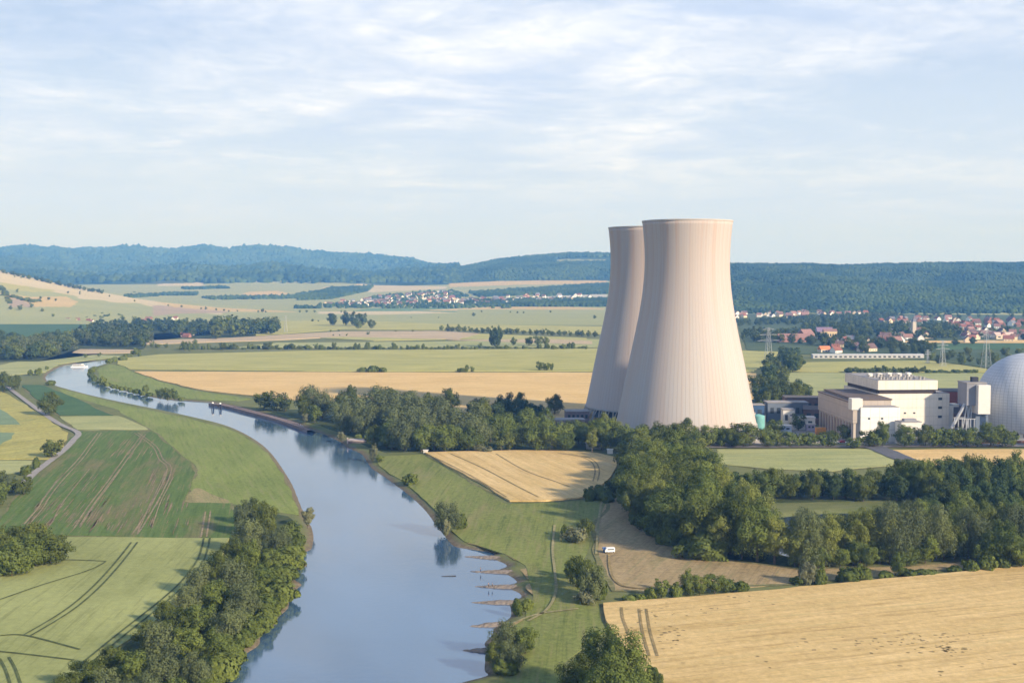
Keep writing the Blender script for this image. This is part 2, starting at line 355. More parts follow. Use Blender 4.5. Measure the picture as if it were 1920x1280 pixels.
# lighter clearings and mixed woods
for i in range(nr):
    if RD[i] < 3300: continue
    for j in range(nc):
        if tuple(np.round(fcol[i, j], 3)) == tuple(np.round(np.float32(C_FOREST), 3)):
            v = fbm(X[i, j], Y[i, j], 420, 4, 7.7); k = 1+.9*v; fcol[i, j] = (C_FOREST[0]*k*(1.0+max(0, v)), C_FOREST[1]*k, C_FOREST[2]*k)
m_land, nt, b = mat_new('meadow_ground'); L = nt.links.new
att = N(nt, 'ShaderNodeAttribute', attribute_name='parcel'); bank = N(nt, 'ShaderNodeAttribute', attribute_name='bank')
pos = N(nt, 'ShaderNodeNewGeometry').outputs['Position']; sx = N(nt, 'ShaderNodeSeparateXYZ'); L(pos, sx.inputs[0])
n1 = noise_pos(nt, .012, (1.5, 1, 1), .4, detail=6); n2 = noise_pos(nt, .12, (2, 1, 1), .2, detail=6, rough=.7); n3 = noise_pos(nt, .7, detail=4, rough=.7)
gr = mixc(nt, ramp_out(nt, n1, .35, .65), (.120, .142, .048), (.195, .195, .080))
gr = mixc(nt, ramp_out(nt, n2, .42, .72, 0, .8), gr, (.235, .225, .105))
gr = mixc(nt, ramp_out(nt, n3, .35, .75, 0, .4), gr, (.055, .085, .03))
# bank: dry sand and stone next to the water
bw = mth(nt, 'ADD', bank.outputs['Fac'], mth(nt, 'MULTIPLY', mth(nt, 'SUBTRACT', n2, .5), 9.))
bk = mixc(nt, ramp_out(nt, n3, .35, .65), (.105, .085, .055), (.235, .185, .125))
gr = mixc(nt, ramp_out(nt, bw, 3.8, 1.0), gr, bk)
dfar = N(nt, 'ShaderNodeMapRange'); L(sx.outputs[1], dfar.inputs[0]); dfar.inputs[1].default_value = 2480; dfar.inputs[2].default_value = 2620
far_n = noise_pos(nt, .004, (3.5, .6, 1), .1, detail=3); farc = mixc(nt, ramp_out(nt, far_n, .3, .7, 0, .35), att.outputs['Color'], mixc(nt, .5, att.outputs['Color'], (.10, .16, .07)))
L(mixc(nt, dfar.outputs[0], gr, farc), b.inputs['Base Color']); b.inputs['Specular IOR Level'].default_value = .05; b.inputs['Roughness'].default_value = 1
me = mesh_np('terrain', grid_v, quads, smooth=True, mat=m_land)
at = me.attributes.new('parcel', 'FLOAT_COLOR', 'POINT'); c4 = np.ones((nr*nc, 4), np.float32); c4[:, :3] = fcol.reshape(-1, 3); at.data.foreach_set('color', c4.ravel())
at = me.attributes.new('bank', 'FLOAT', 'POINT'); at.data.foreach_set('value', sdb.ravel().astype(np.float32))
terr = obj('terrain', me); tag(terr, 'flat green river valley rising to wooded hills on the horizon', kind='structure')
MB().box(-40000, 40000, -8000, 60000, -60, -4).build('ground', solid('subsoil', (.14, .18, .08), .95, .2, .003)); tag(bpy.data.objects['ground'], kind='structure')
# ---- water
def water_mat(name, c, rip=.03):
    m, nt, b = mat_new(name); L = nt.links.new
    b.inputs['Base Color'].default_value = (*c, 1); b.inputs['Roughness'].default_value = .06; b.inputs['IOR'].default_value = 2.3; b.inputs['Specular IOR Level'].default_value = .7
    n = noise_pos(nt, .5, (1.4, 1, 1), .3, detail=5, rough=.6); n_2 = noise_pos(nt, .02, (1, 2.4, 1), .3, detail=5, dist=.6)
    L(mixc(nt, ramp_out(nt, n_2, .3, .7), tuple(x*.72 for x in c), tuple(x*1.18 for x in c)), b.inputs['Base Color'])
    bp = N(nt, 'ShaderNodeBump', i_Strength=rip, i_Distance=1.0); L(mth(nt, 'ADD', n, mth(nt, 'MULTIPLY', n_2, 2)), bp.inputs['Height']); L(bp.outputs[0], b.inputs['Normal'])
    L(ramp_out(nt, n_2, .42, .60, .025, .11), b.inputs['Roughness'])
    return m
m_water = water_mat('river_water', (.062, .122, .205))
def ngon(name, pts, z, mat, thick=0.0):
    bm = bmesh.new(); vs = [bm.verts.new((x, y, z)) for x, y in pts]; f = bm.faces.new(vs)
    if f.normal.z < 0: f.normal_flip()
    bm.normal_update()
    if f.normal.z < 0: f.normal_flip()
    if thick:
        r = bmesh.ops.extrude_face_region(bm, geom=[f]); tv = [v for v in r['geom'] if isinstance(v, bmesh.types.BMVert)]
        for v in tv: v.co.z -= thick
        fs = [q for q in r['geom'] if isinstance(q, bmesh.types.BMFace)]
        bmesh.ops.delete(bm, geom=fs, context='FACES_ONLY')
    bmesh.ops.triangulate(bm, faces=[q for q in bm.faces if len(q.verts) > 4], ngon_method='EAR_CLIP')
    bmesh.ops.recalc_face_normals(bm, faces=bm.faces)
    up = sum(q.normal.z for q in bm.faces)
    if up < 0: bmesh.ops.reverse_faces(bm, faces=bm.faces)
    me = bpy.data.meshes.new(name); bm.to_mesh(me); bm.free(); me.materials.append(mat); return obj(name, me)
w = mesh_np('river', [(-900, -300, WZ), (600, -300, WZ), (600, 1700, WZ), (-900, 1700, WZ)], [(0, 1, 2, 3)], mat=m_water)
# cut the sheet to the river's surroundings only
w = bpy.data.meshes.new('river'); 
rw = ngon('river', [(-700, 1560), (-430, 1560), (30, 780), (40, 500), (40, 300), (60, -300), (-160, -300), (-160, 400), (-330, 800), (-700, 1100)], WZ, m_water); tag(rw, 'calm blue grey river winding from the far bend to the foreground', kind='structure')
pw = ngon('pond', [(72, 370), (190, 370), (190, 620), (72, 620)], WZ, water_mat('pond_water', (.06, .09, .12))); tag(pw, 'small pond glinting behind the row of trees', kind='structure')
# ---- fields on the flat
def wob(pts, amp, step, seed):
    """straight field edges get the small unevenness real ones have"""
    out = []; n = len(pts)
    for i in range(n):
        a = Vector(pts[i]); c = Vector(pts[(i+1) % n]); k = max(1, int((c-a).length/step)); nn = Vector((-(c-a).y, (c-a).x)).normalized()
        for t in range(k):
            p = a.lerp(c, t/k)
            if t: p = p+nn*amp*noise.noise(Vector((p.x/31, p.y/31, seed)))
            out.append((p.x, p.y))
    return out
WHEAT = field_mat('ripe_wheat', (.55, .37, .140), (.675, .485, .23), 1.915, .9, .6, (.36, .29, .11), (.58, .78))
WHEAT2 = field_mat('ripe_wheat_streaked', (.52, .35, .128), (.665, .475, .22), .30, 1.0, .5, (.36, .29, .115), (.56, .78), .3, .012)
WHEAT3 = field_mat('ripe_wheat_far', (.62, .40, .150), (.70, .49, .225), .05, .6, .5, (.46, .36, .17), (.55, .8))
PALEG = field_mat('pale_green_cereal', (.265, .285, .098), (.330, .340, .130), 1.62, .2, .8, fine=.2)
PALEG2 = field_mat('yellow_green_cereal', (.36, .345, .105), (.45, .41, .150), .05, .5, .6, (.26, .28, .12), (.5, .75), fine=.15)
PALEG3 = field_mat('pale_meadow', (.295, .32, .120), (.40, .385, .170), .1, .5, .6, (.22, .26, .12), (.5, .75), fine=.2)
GREENF = field_mat('green_row_crop', (.085, .140, .032), (.122, .172, .046), 1.78, .9, .5, (.235, .165, .095), (.50, .66), .3, .011)
MEADOW = field_mat('bright_meadow', (.155, .202, .046), (.235, .268, .072), 1.9, .4, .7, (.25, .225, .11), (.56, .75), .4)
MEADOW2 = field_mat('riverside_meadow', (.128, .165, .038), (.215, .230, .066), 1.5, .5, .8, (.26, .215, .105), (.50, .68), .45)
DARKG = field_mat('dark_green_crop', (.060, .120, .042), (.085, .145, .055), .6, .4, .4)
YELF = field_mat('yellow_rape_field', (.34, .30, .075), (.44, .39, .13), 1.1, .5, .6, (.16, .20, .065), (.50, .66), .4, .03)
TEALF = field_mat('blue_green_crop', (.17, .24, .13), (.21, .27, .15), .6)
DRYG = field_mat('dry_grass', (.275, .205, .100), (.39, .29, .155), 1.2, .5, .7, (.17, .17, .07), (.56, .72), .4, .03)
TANF = field_mat('stubble_field', (.43, .33, .20), (.50, .39, .25), .1)
MARG_P = field_mat('dry_meadow_corner', (.20, .19, .07), (.33, .265, .13), 1.9, .3, .7, (.17, .20, .06), (.5, .7), .4, .06)
FIELDS = [ # material, height above the ground, photo polygon, name
 (GREENF, .30, [(60,1004),(-60,990),(-60,975),(0,976),(58,905),(143,809),(283,807),(322,838),(350,862),(366,886),(346,943),(432,944),(447,985),(440,1010)], 'row_crop_field'),
 (PALEG, .75, [(430,1011),(60,1009),(-300,1005),(-500,1300),(-500,1560),(40,1560),(150,1290),(215,1220),(300,1160),(352,1100),(405,1060)], 'cereal_field'),
 (DRYG, .03, [(858,1016),(905,1022),(960,1036),(1000,1050),(985,1056),(950,1050),(935,1040),(905,1030)], 'dry_bank'),
 (DRYG, .03, [(960,1066),(1000,1062),(1006,1072),(990,1082),(972,1084)], 'dry_bank'), (DRYG, .03, [(970,1092),(1004,1094),(1010,1101),(992,1110),(980,1112)], 'dry_bank'), (DRYG, .03, [(962,1160),(1000,1164),(1022,1180),(1004,1196),(960,1196),(940,1176)], 'dry_bank'), (DRYG, .03, [(935,1240),(1000,1222),(1012,1236),(975,1256),(930,1268)], 'dry_bank'),
 (MEADOW, .05, [(286,807),(225,770),(120,738),(105,727),(150,738),(240,760),(300,773),(360,786),(420,801),(458,818),(487,838),(506,856),(526,884),(543,914),(553,942),(560,965),(480,955),(432,943),(350,943),(370,886),(354,862),(325,838)], 'meadow'),
 (MARG_P, .12, [(348,941),(358,922),(372,915),(400,928),(428,938),(420,943)], 'dry_patch'),
 (DARKG, .35, [(42,722),(75,722),(120,738),(213,779),(112,779),(60,742)], 'crop_field'),
 (PALEG3, .25, [(112,781),(222,780),(252,792),(278,806),(146,806)], 'grass_field'),
 (YELF, .55, [(0,733),(28,748),(60,768),(128,812),(120,838),(95,862),(-80,862),(-400,800),(-300,725)], 'rape_field'),
 (TEALF, .62, [(0,768),(38,797),(-60,798),(-80,768)], 'crop_patch'),
 (TEALF, .62, [(0,812),(28,813),(22,824),(0,836),(-60,834),(-60,812)], 'crop_patch'),
 (PALEG3, .3, [(-80,864),(60,864),(50,876),(28,888),(-80,892)], 'grass_field'),
 (TANF, .3, [(150,655),(262,656),(245,662),(160,664),(135,662)], 'stubble_field'),
 (PALEG3, .2, [(20,680),(135,664),(240,668),(180,674),(110,683),(85,698),(60,700),(0,706),(-60,700)], 'grass_field'),
 (PALEG2, .5, [(222,673),(300,665),(620,657),(1116,654),(1380,654),(1380,696),(1108,696),(700,697),(242,692),(220,684)], 'cereal_field'),
 (WHEAT3, .6, [(252,697),(700,699),(1108,699),(1380,699),(1380,720),(1240,790),(1080,790),(900,778),(700,765),(560,752),(470,742),(400,735),(340,724),(290,710)], 'wheat_field'),
 (MEADOW, .06, [(182,692),(205,683),(232,687),(250,698),(290,712),(340,727),(400,738),(470,748),(445,752),(395,750),(330,746),(280,737),(215,722),(188,712)], 'meadow'),
 (WHEAT, .8, [(796,850),(860,848),(960,846),(1060,847),(1120,851),(1158,860),(1152,884),(1130,910),(1090,935),(1020,941),(956,941),(880,897)], 'wheat_field'),
 (MEADOW2, .05, [(700,856),(790,852),(870,897),(950,945),(1090,939),(1140,935),(1110,1000),(1090,1070),(1120,1130),(1140,1180),(1060,1240),(1000,1560),(800,1560),(850,1310),(935,1275),(935,1200),(985,1160),(1000,1120),(985,1060),(950,1040),(870,1015),(835,985),(815,955),(790,932),(760,908),(730,888),(710,872)], 'meadow'),
 (WHEAT2, .8, [(1131,1134),(1300,1122),(1500,1103),(1700,1085),(1920,1064),(2600,1010),(2900,1560),(1330,1560),(1235,1300),(1190,1235),(1136,1166)], 'wheat_field'),
 (DRYG, .10, [(1172,925),(1205,960),(1240,1020),(1330,1045),(1500,1068),(1700,1062),(1860,1045),(1850,1064),(1700,1076),(1500,1094),(1240,1112),(1150,1108),(1125,1060),(1112,985),(1140,940)], 'dry_meadow'),
 (PALEG3, .3, [(1345,843),(1500,842),(1632,842),(1660,852),(1698,870),(1560,884),(1440,880),(1330,868)], 'grass_field'),
 (WHEAT3, .6, [(1674,845),(1800,843),(2400,848),(2400,872),(1740,872),(1712,864)], 'wheat_field'),
 (PALEG2, .4, [(1500,680),(1740,676),(1850,692),(1850,698),(1590,698),(1480,697)], 'cereal_field'),
 (PALEG3, .4, [(1480,699),(1590,700),(1850,700),(1900,705),(1900,738),(1560,760),(1530,755),(1520,735),(1475,715)], 'grass_field'),
 (WHEAT3, .5, [(1385,700),(1418,700),(1425,745),(1385,755)], 'wheat_field'),
 (PALEG2, .4, [(1340,656),(1460,660),(1440,680),(1412,697),(1340,697)], 'cereal_field'),
 (PALEG3, .3, [(700,652),(1380,650),(1380,640),(1100,636),(800,641),(520,643),(440,652)], 'grass_field'),
 (PALEG2, .35, [(640,628),(820,623),(1100,634),(1100,640),(860,636),(700,639),(600,634)], 'cereal_field'),
 (TANF, .45, [(275,639),(430,634),(640,622),(830,621),(900,626),(860,637),(640,632),(520,638),(275,646)], 'stubble_field'),
 (TANF, .46, [(1020,636),(1110,640),(1110,646),(980,643),(840,638)], 'stubble_field'),
 (PALEG2, .3, [(480,605),(620,600),(840,608),(1140,613),(1140,628),(900,619),(640,618),(480,630)], 'cereal_field'),
 (PALEG3, .35, [(200,610),(240,608),(240,632),(150,640),(0,640),(-200,640),(-200,612),(60,606)], 'crop_field'),
 (DARKG, .35, [(-200,612),(60,607),(200,609),(235,618),(130,628),(0,640),(-200,640)], 'crop_field'),
 (C_TAN, .45, [(1740,641),(1920,638),(1920,643),(1700,644)], 'stubble_field'),
 (WHEAT3, .5, [(1690,640),(2200,636),(2200,644),(1690,643)], 'wheat_field'),
 (DARKG, .3, [(1740,645),(2200,645),(2200,655),(1740,656)], 'crop_field'),
]
pass
FLOOR = field_mat('woodland_floor', (.040, .058, .024), (.075, .095, .036), 1., .4, .7, (.12, .11, .05), (.58, .74), .5, .04)
VILG = field_mat('gardens', (.055, .090, .036), (.095, .125, .055), .2, .4, .7, (.17, .18, .09), (.56, .74), .5, .008)
FIELDS = [f for f in FIELDS if not isinstance(f[0], tuple)]
FIELDS += [(FLOOR, .02, q, 'woodland_floor') for q in (
 [(480,767),(600,768),(720,764),(900,778),(1060,786),(1180,800),(1190,838),(1150,843),(1050,843),(900,845),(800,846),(725,849),(690,838),(660,818),(628,808),(585,794),(520,774)],
 [(1190,985),(1228,1012),(1300,1040),(1395,1062),(1520,1066),(1500,1050),(1420,1030),(1360,1000),(1345,960),(1330,905),(1320,868),(1240,850),(1180,862),(1170,905)],
 [(440,950),(540,968),(560,985),(572,1010),(545,1036),(535,1090),(525,1130),(495,1170),(465,1200),(430,1236),(395,1275),(330,1400),(120,1420),(160,1290),(240,1205),(320,1150),(375,1100),(420,1050),(430,1000)],
 [(1335,918),(1700,916),(1930,905),(2200,900),(2200,945),(1700,938),(1500,942),(1340,945)],
 [(1700,945),(2200,950),(2200,1070),(1930,1060),(1860,1058),(1850,1040),(1540,1056),(1500,1050),(1560,1036),(1640,1012),(1700,980)],
 [(-130,679),(72,678),(136,658),(270,654),(278,640),(222,612),(400,610),(525,616),(524,627),(400,640),(300,628),(140,638),(-130,648)],
 [(1405,768),(1500,766),(1525,750),(1470,722),(1505,690),(1500,666),(1475,664),(1435,690),(1408,725)],
)]
FIELDS += [(VILG, .02, [(1376,586),(1400,656),(1500,664),(1740,674),(1950,705),(2500,712),(2500,596),(1700,589)], 'village_ground')]
for i, (m, h, px, nm) in enumerate(FIELDS):
    if nm == 'dry_bank': px = [(x+17, y) for x, y in px]
    if nm in ('dry_bank', 'dry_patch'): px = smooth_poly(px, True, 4)
    pts = [tuple(G(*p))[:2] for p in px]
    d = sum(p[1] for p in pts)/len(pts)
    zz_ = h+.004*i+max(0, d-900)*.0003
    if nm == 'dry_bank': pts = [(p[0]+2.2*noise.noise(Vector((p[0]/4, p[1]/4, 5))), p[1]+3*noise.noise(Vector((p[0]/4, p[1]/4, 9)))) for p in pts]; o = ngon(nm, pts, zz_, m)
    else: o = ngon(nm, wob(pts, min(3., d/250), max(8, d/60), i*3.3), zz_, m, h+.3+.004*i)
    tag(o, kind='structure')
MARG = field_mat('rough_field_margin', (.10, .125, .045), (.23, .20, .09), .3, .2, .8, (.30, .25, .13), (.55, .7), .5, .09)
def margin(px, w_, z):
    ps = wob([tuple(G(*p))[:2] for p in px], 3.5, 6, px[0][0]); V = []; n = len(ps)
    for i in range(n):
        a, c = Vector(ps[i-1]), Vector(ps[(i+1) % n]); t = (c-a).normalized(); q = Vector((-t.y, t.x)); k = w_*(.6+.8*abs(noise.noise(Vector((ps[i][0]/7, ps[i][1]/7, 2)))))
        V += [(*(Vector(ps[i])+q*k), z), (*(Vector(ps[i])-q*k), z)]
    Q = [(2*i, 2*i+1, (2*i+3) % (2*n), (2*i+2) % (2*n)) for i in range(n)]; tag(obj('field_margin', mesh_np('field_margin', V, Q, mat=MARG)), kind='structure')
for k, (m, h, px, nm) in enumerate(FIELDS):
    if nm in ('row_crop_field', 'cereal_field', 'wheat_field', 'rape_field', 'dry_meadow', 'crop_field', 'grass_field') and max(p[1] for p in px) > 770: margin(px, 1.3, .12+.004*k)
# ---- tracks, paths, roads
def ribbon(name, px, width, z, mat, sub=6, world=False, closed=False):
    ps = smooth_poly(px, sub=sub) if len(px) > 2 else [tuple(Vector(px[0]).lerp(Vector(px[1]), t/8)) for t in range(9)]
    ps = [Vector(G(*p)).to_2d() for p in ps]; vs = []; n = len(ps)
    for i, p in enumerate(ps):
        t = (ps[min(n-1, i+1)]-ps[max(0, i-1)]).normalized(); q = Vector((-t.y, t.x)); w_ = width*(1+.15*noise.noise(Vector((p.x/9, p.y/9, 1))))
        vs += [(*(p+q*w_/2), z), (*(p-q*w_/2), z)]
    return ps, vs, [(2*i, 2*i+1, 2*i+3, 2*i+2) for i in range(n-1)]
def ribbons(name, paths, width, z, mat, kind='structure', label=None):
    V, Q = [], []
    for px in paths:
        _, v, q = ribbon(name, px, width, z, mat); o = len(V); V += v; Q += [tuple(o+k for k in f) for f in q]
    ob = obj(name, mesh_np(name, V, Q, mat=mat)); tag(ob, label, kind=kind); return ob
def pair(px, gap_m=2.2):
    """two wheel marks either side of a drawn line"""
    ps = smooth_poly(px, sub=3) if len(px) > 2 else px
    out = [[], []]
    W = [Vector(G(*p)).to_2d() for p in ps]
    for i, p in enumerate(W):
        t = (W[min(len(W)-1, i+1)]-W[max(0, i-1)]).normalized(); q = Vector((-t.y, t.x))*gap_m/2
        for k, s in ((0, 1), (1, -1)):
            r = p+q*s; out[k].append((r.x, r.y))
    return out
def wheel_tracks(name, lines, width, z, mat, gap=2.2):
    V, Q = [], []
    for px in lines:
        for w2 in pair(px, gap):
            n = len(w2); o = len(V)
            for i in range(n):
                p = Vector(w2[i]); t = (Vector(w2[min(n-1, i+1)])-Vector(w2[max(0, i-1)])).normalized(); q = Vector((-t.y, t.x))*width/2
                V += [(*(p+q), z), (*(p-q), z)]
            Q += [(o+2*i, o+2*i+1, o+2*i+3, o+2*i+2) for i in range(n-1)]
    ob = obj(name, mesh_np(name, V, Q, mat=mat)); tag(ob, kind='structure'); return ob
T_GREEN = field_mat('crushed_green_crop', (.060, .078, .030), (.125, .145, .055), 1.6, .4, .6, fine=.5, bscale=.15); T_WHEAT = field_mat('flattened_wheat', (.15, .12, .045), (.36, .26, .12), 1.9, .4, .6, fine=.5, bscale=.15); T_SOIL = field_mat('pale_soil', (.16, .14, .07), (.33, .25, .15), 1.8, .4, .6, fine=.5, bscale=.15); T_PATH = solid('gravel_path', (.30, .27, .24), .95, .2, .5); ASPH = solid('asphalt', (.11, .11, .12), .9, .2, .3)
wheel_tracks('cereal_track', [[(252,1020),(225,1055),(185,1100),(140,1140),(95,1170),(50,1196)], [(388,1012),(378,1050),(350,1090),(310,1128),(250,1176),(208,1210),(160,1250)], [(8,1238),(20,1260),(30,1290)], [(128,1018),(115,1034)]], .75, .93, T_GREEN, 2.4)
ribbons('cereal_track', [[(-20,1062),(60,1056),(120,1053),(185,1055),(196,1058),(160,1075),(80,1100),(0,1128)], [(0,1196),(50,1196),(150,1222)], [(-20,1224),(40,1230),(140,1242)]], .8, .925, T_GREEN)
wheel_tracks('crop_track', [[(187,812),(170,835),(150,862),(110,905),(85,938),(75,955),(50,984)], [(270,815),(235,862),(205,905),(170,950),(145,990)], [(255,812),(290,838),(302,862),(318,880),(300,925),(265,985),(252,1003)], [(390,960),(386,985),(382,1008)]], .7, .46, T_SOIL, 2.2)
ribbons('crop_track', [[(312,885),(292,925),(258,1000)], [(325,895),(300,945),(285,990)], [(225,880),(180,940),(150,985)], [(168,880),(120,940),(100,975)]], .5, .458, T_SOIL)
wheel_tracks('wheat_track', [[(1048,852),(1090,858),(1112,868),(1120,885),(1116,905)], [(1205,1146),(1212,1190),(1225,1235)]], .8, 1.0, T_WHEAT, 2.3)
ribbons('wheat_track', [[(845,853),(905,880),(965,912),(1010,935)], [(930,853),(985,885),(1040,905),(1068,915)], [(815,860),(880,893),(950,935)], [(1165,1143),(1168,1165),(1180,1195)]], .9, .99, T_WHEAT)
rs2 = random.Random(8); V, Q = [], []
def soil_streaks(n, x0, x1, y0, y1, Lm, wd):
    for _ in range(n):
        px, py = rs2.uniform(x0, x1), rs2.uniform(y0, y1); xb = np.interp(py, [810, 1003], [150, 20])
        if px < xb+12: continue
        a = G(px, py); d = Vector((-.21+rs2.uniform(-.015, .015), .978, 0)); L_ = rs2.uniform(*Lm); w_ = rs2.uniform(*wd); q = Vector((d.y, -d.x, 0)); m = 7; o = len(V)
        for k in range(m):
            s = k/(m-1); p = a-d*L_*s; hw = w_*sin(pi*min(1, max(.02, s)))*rs2.uniform(.6, 1)
            if p.y < 480: p.y = 480+.01*k
            V.extend([(p.x+q.x*hw, p.y, .452), (p.x-q.x*hw, p.y, .452)])
        Q.extend([(o+2*k, o+2*k+1, o+2*k+3, o+2*k+2) for k in range(m-1)])
soil_streaks(75, 60, 200, 925, 975, (12, 34), (.12, .5)); soil_streaks(45, 190, 360, 930, 985, (10, 30), (.12, .5)); soil_streaks(34, 205, 290, 815, 850, (15, 50), (.15, .6)); soil_streaks(30, 285, 330, 870, 940, (15, 50), (.15, .5)); soil_streaks(24, 110, 200, 880, 930, (12, 30), (.1, .35))
for k in range(0): pass
so_ = obj('soil_streaks', mesh_np('soil_streaks', V, Q, mat=field_mat('bare_soil', (.15, .13, .06), (.30, .215, .13), 1.78, .5, .5, fine=.4, bscale=.1))); tag(so_, kind='structure')
ribbons('farm_path', [[(0,715),(30,738),(70,768),(110,795),(146,812),(138,826),(120,845),(88,870),(60,892),(44,910)]], 4.2, .66, T_PATH, label='pale gravel farm path running between the left fields')
ribbons('dirt_path', [[(1142,1040),(1143,1062),(1150,1085),(1170,1100),(1215,1105)]], 1.0, .45, T_WHEAT)
ribbons('grass_path', [[(1040,985),(1036,1030),(1040,1070),(1042,1110),(1026,1143),(990,1165)], [(960,1170),(1010,1152),(1085,1142)], [(1130,930),(1122,980),(1118,1040)]], 1.0, .42, field_mat('worn_grass', (.22, .21, .09), (.33, .28, .14), 1.5, .3, .7, fine=.5, bscale=.12))
rd = ribbons('road', [[(1636,838),(1662,848),(1700,864),(1760,885)]], 13, .72, ASPH)
ribbons('road', [[(1180,842),(1340,839),(1640,838),(1920,837),(2300,838)]], 8, .70, solid('old_asphalt', (.22, .20, .19), .9, .2, .3))
ribbons('plant_yard', [[(1080,805),(1300,822),(1500,818),(1700,822),(1960,822),(2300,824)]], 60, .10, solid('yard_paving', (.26, .25, .24), .9, .3, .08))
# lodged and bird-eaten specks in the big wheat field
rs = random.Random(5); V, Q = [], []
def speck(cx, cy, n, sxp, syp):
    for _ in range(n):
        p = G(cx+rs.gauss(0, sxp), cy+rs.gauss(0, syp)); w_, h_ = rs.uniform(.25, .95), rs.uniform(.25, .8); o = len(V); k = rs.randint(5, 7)
        an = rs.random()*6
        for q in range(k):
            r_ = rs.uniform(.6, 1.2); V.append((p.x+cos(an+q*2*pi/k)*w_*r_, p.y+sin(an+q*2*pi/k)*h_*r_, .93))
        FN.append(list(range(o, o+k)))
FN = []
for a in ((1700,1212,26,50,9), (1740,1202,24,50,7), (1780,1222,26,24,4), (1600,1205,14,60,8), (1240,1180,16,18,22), (1262,1190,16,16,16), (1190,1170,10,12,16), (1500,1130,6,120,6), (1400,1240,6,120,14), (1800,1250,8,90,14), (1300,1150,8,40,5)): speck(*a)
bm = bmesh.new()
for f in FN: bm.faces.new([bm.verts.new(V[k]) for k in f])
me = bpy.data.meshes.new('wheat_gaps'); bm.to_mesh(me); bm.free(); me.materials.append(T_WHEAT); tag(obj('wheat_gaps', me), kind='structure')
# ================================================================== COOLING TOWERS AND THE PLANT
def concrete_shell(name):
    m, nt, b = mat_new(name); L = nt.links.new
    tc = N(nt, 'ShaderNodeTexCoord').outputs['Object']; s = N(nt, 'ShaderNodeSeparateXYZ'); L(tc, s.inputs[0])
    ang = mth(nt, 'ARCTAN2', s.outputs[1], s.outputs[0]); zc = s.outputs[2]
    # stains: long vertical streaks of several widths
    def ring(freq, zs, detail=4, seed=0.):
        ca = mth(nt, 'MULTIPLY', mth(nt, 'COSINE', ang), freq); sa = mth(nt, 'MULTIPLY', mth(nt, 'SINE', ang), freq)
        c = N(nt, 'ShaderNodeCombineXYZ'); L(ca, c.inputs[0]); L(sa, c.inputs[1]); L(mth(nt, 'MULTIPLY', zc, zs), c.inputs[2])
        n = N(nt, 'ShaderNodeTexNoise', i_Scale=1.0, i_Detail=float(detail), i_Roughness=.6); mp = N(nt, 'ShaderNodeMapping'); mp.inputs['Location'].default_value = (seed, seed*2, 0)
        L(c.outputs[0], mp.inputs[0]); L(mp.outputs[0], n.inputs[0]); return n.outputs[0]
    broad = ring(2.2, .006, 3, 3.); med = ring(9, .004, 4, 5.); fine = ring(34, .004, 3, 9.)
    col = mixc(nt, ramp_out(nt, zc, 18, 118), (.465, .43, .405), (.465, .405, .365))                 # the upper shell is ochre-stained
    col = mixc(nt, ramp_out(nt, broad, .42, .62, 0, .5), col, (.50, .39, .325))
    topz = ramp_out(nt, zc, 40, 135)
    col = mixc(nt, mth(nt, 'MULTIPLY', ramp_out(nt, med, .48, .62, 0, .6), mth(nt, 'ADD', topz, .25)), col, (.46, .325, .255))
    col = mixc(nt, ramp_out(nt, fine, .5, .7, 0, .30), col, (.44, .34, .29))
    # formwork: vertical ribs and faint lift rings
    rib = mth(nt, 'ABSOLUTE', mth(nt, 'SINE', mth(nt, 'MULTIPLY', ang, 50)))
    col = mixc(nt, ramp_out(nt, rib, .30, .05, 0, .48), col, (.33, .265, .235))
    lift = mth(nt, 'ABSOLUTE', mth(nt, 'SINE', mth(nt, 'MULTIPLY', zc, pi/1.5*.5))); col = mixc(nt, ramp_out(nt, lift, .10, .0, 0, .12), col, (.40, .31, .27))
    L(col, b.inputs['Base Color']); b.inputs['Roughness'].default_value = .9
    bp = N(nt, 'ShaderNodeBump', i_Strength=.35, i_Distance=.4); L(ramp_out(nt, rib, .16, .0), bp.inputs['Height']); L(bp.outputs[0], b.inputs['Normal'])
    return m
M_SHELL = concrete_shell('stained_concrete_shell'); M_CONC = solid('grey_concrete', (.36, .34, .32), .9, .15, .3); M_DARKIN = solid('painted_inside_shade', (.055, .06, .065), .9, .3, .4)  # the last one has the shade of a dark interior put into its colour
PROF = [(8.5, 48.0), (12, 47.2), (18.4, 46.0), (28, 43.9), (38.8, 41.6), (48, 39.6), (56.7, 37.7), (68, 35.4), (80.7, 33.0), (91, 31.1), (101, 29.6), (108, 29.05), (114.3, 28.9), (122, 29.05), (130, 29.5), (137, 30.1), (143.0, 30.6)]
def profile(n=56):
    zs = np.linspace(PROF[0][0], PROF[-1][0], n); pz = [p[0] for p in PROF]; pr = [p[1] for p in PROF]
    # smooth by fitting a polynomial through the measured radii
    co = np.polyfit(pz, pr, 5); return [(float(np.polyval(co, z))*(.975), float(z)) for z in zs]
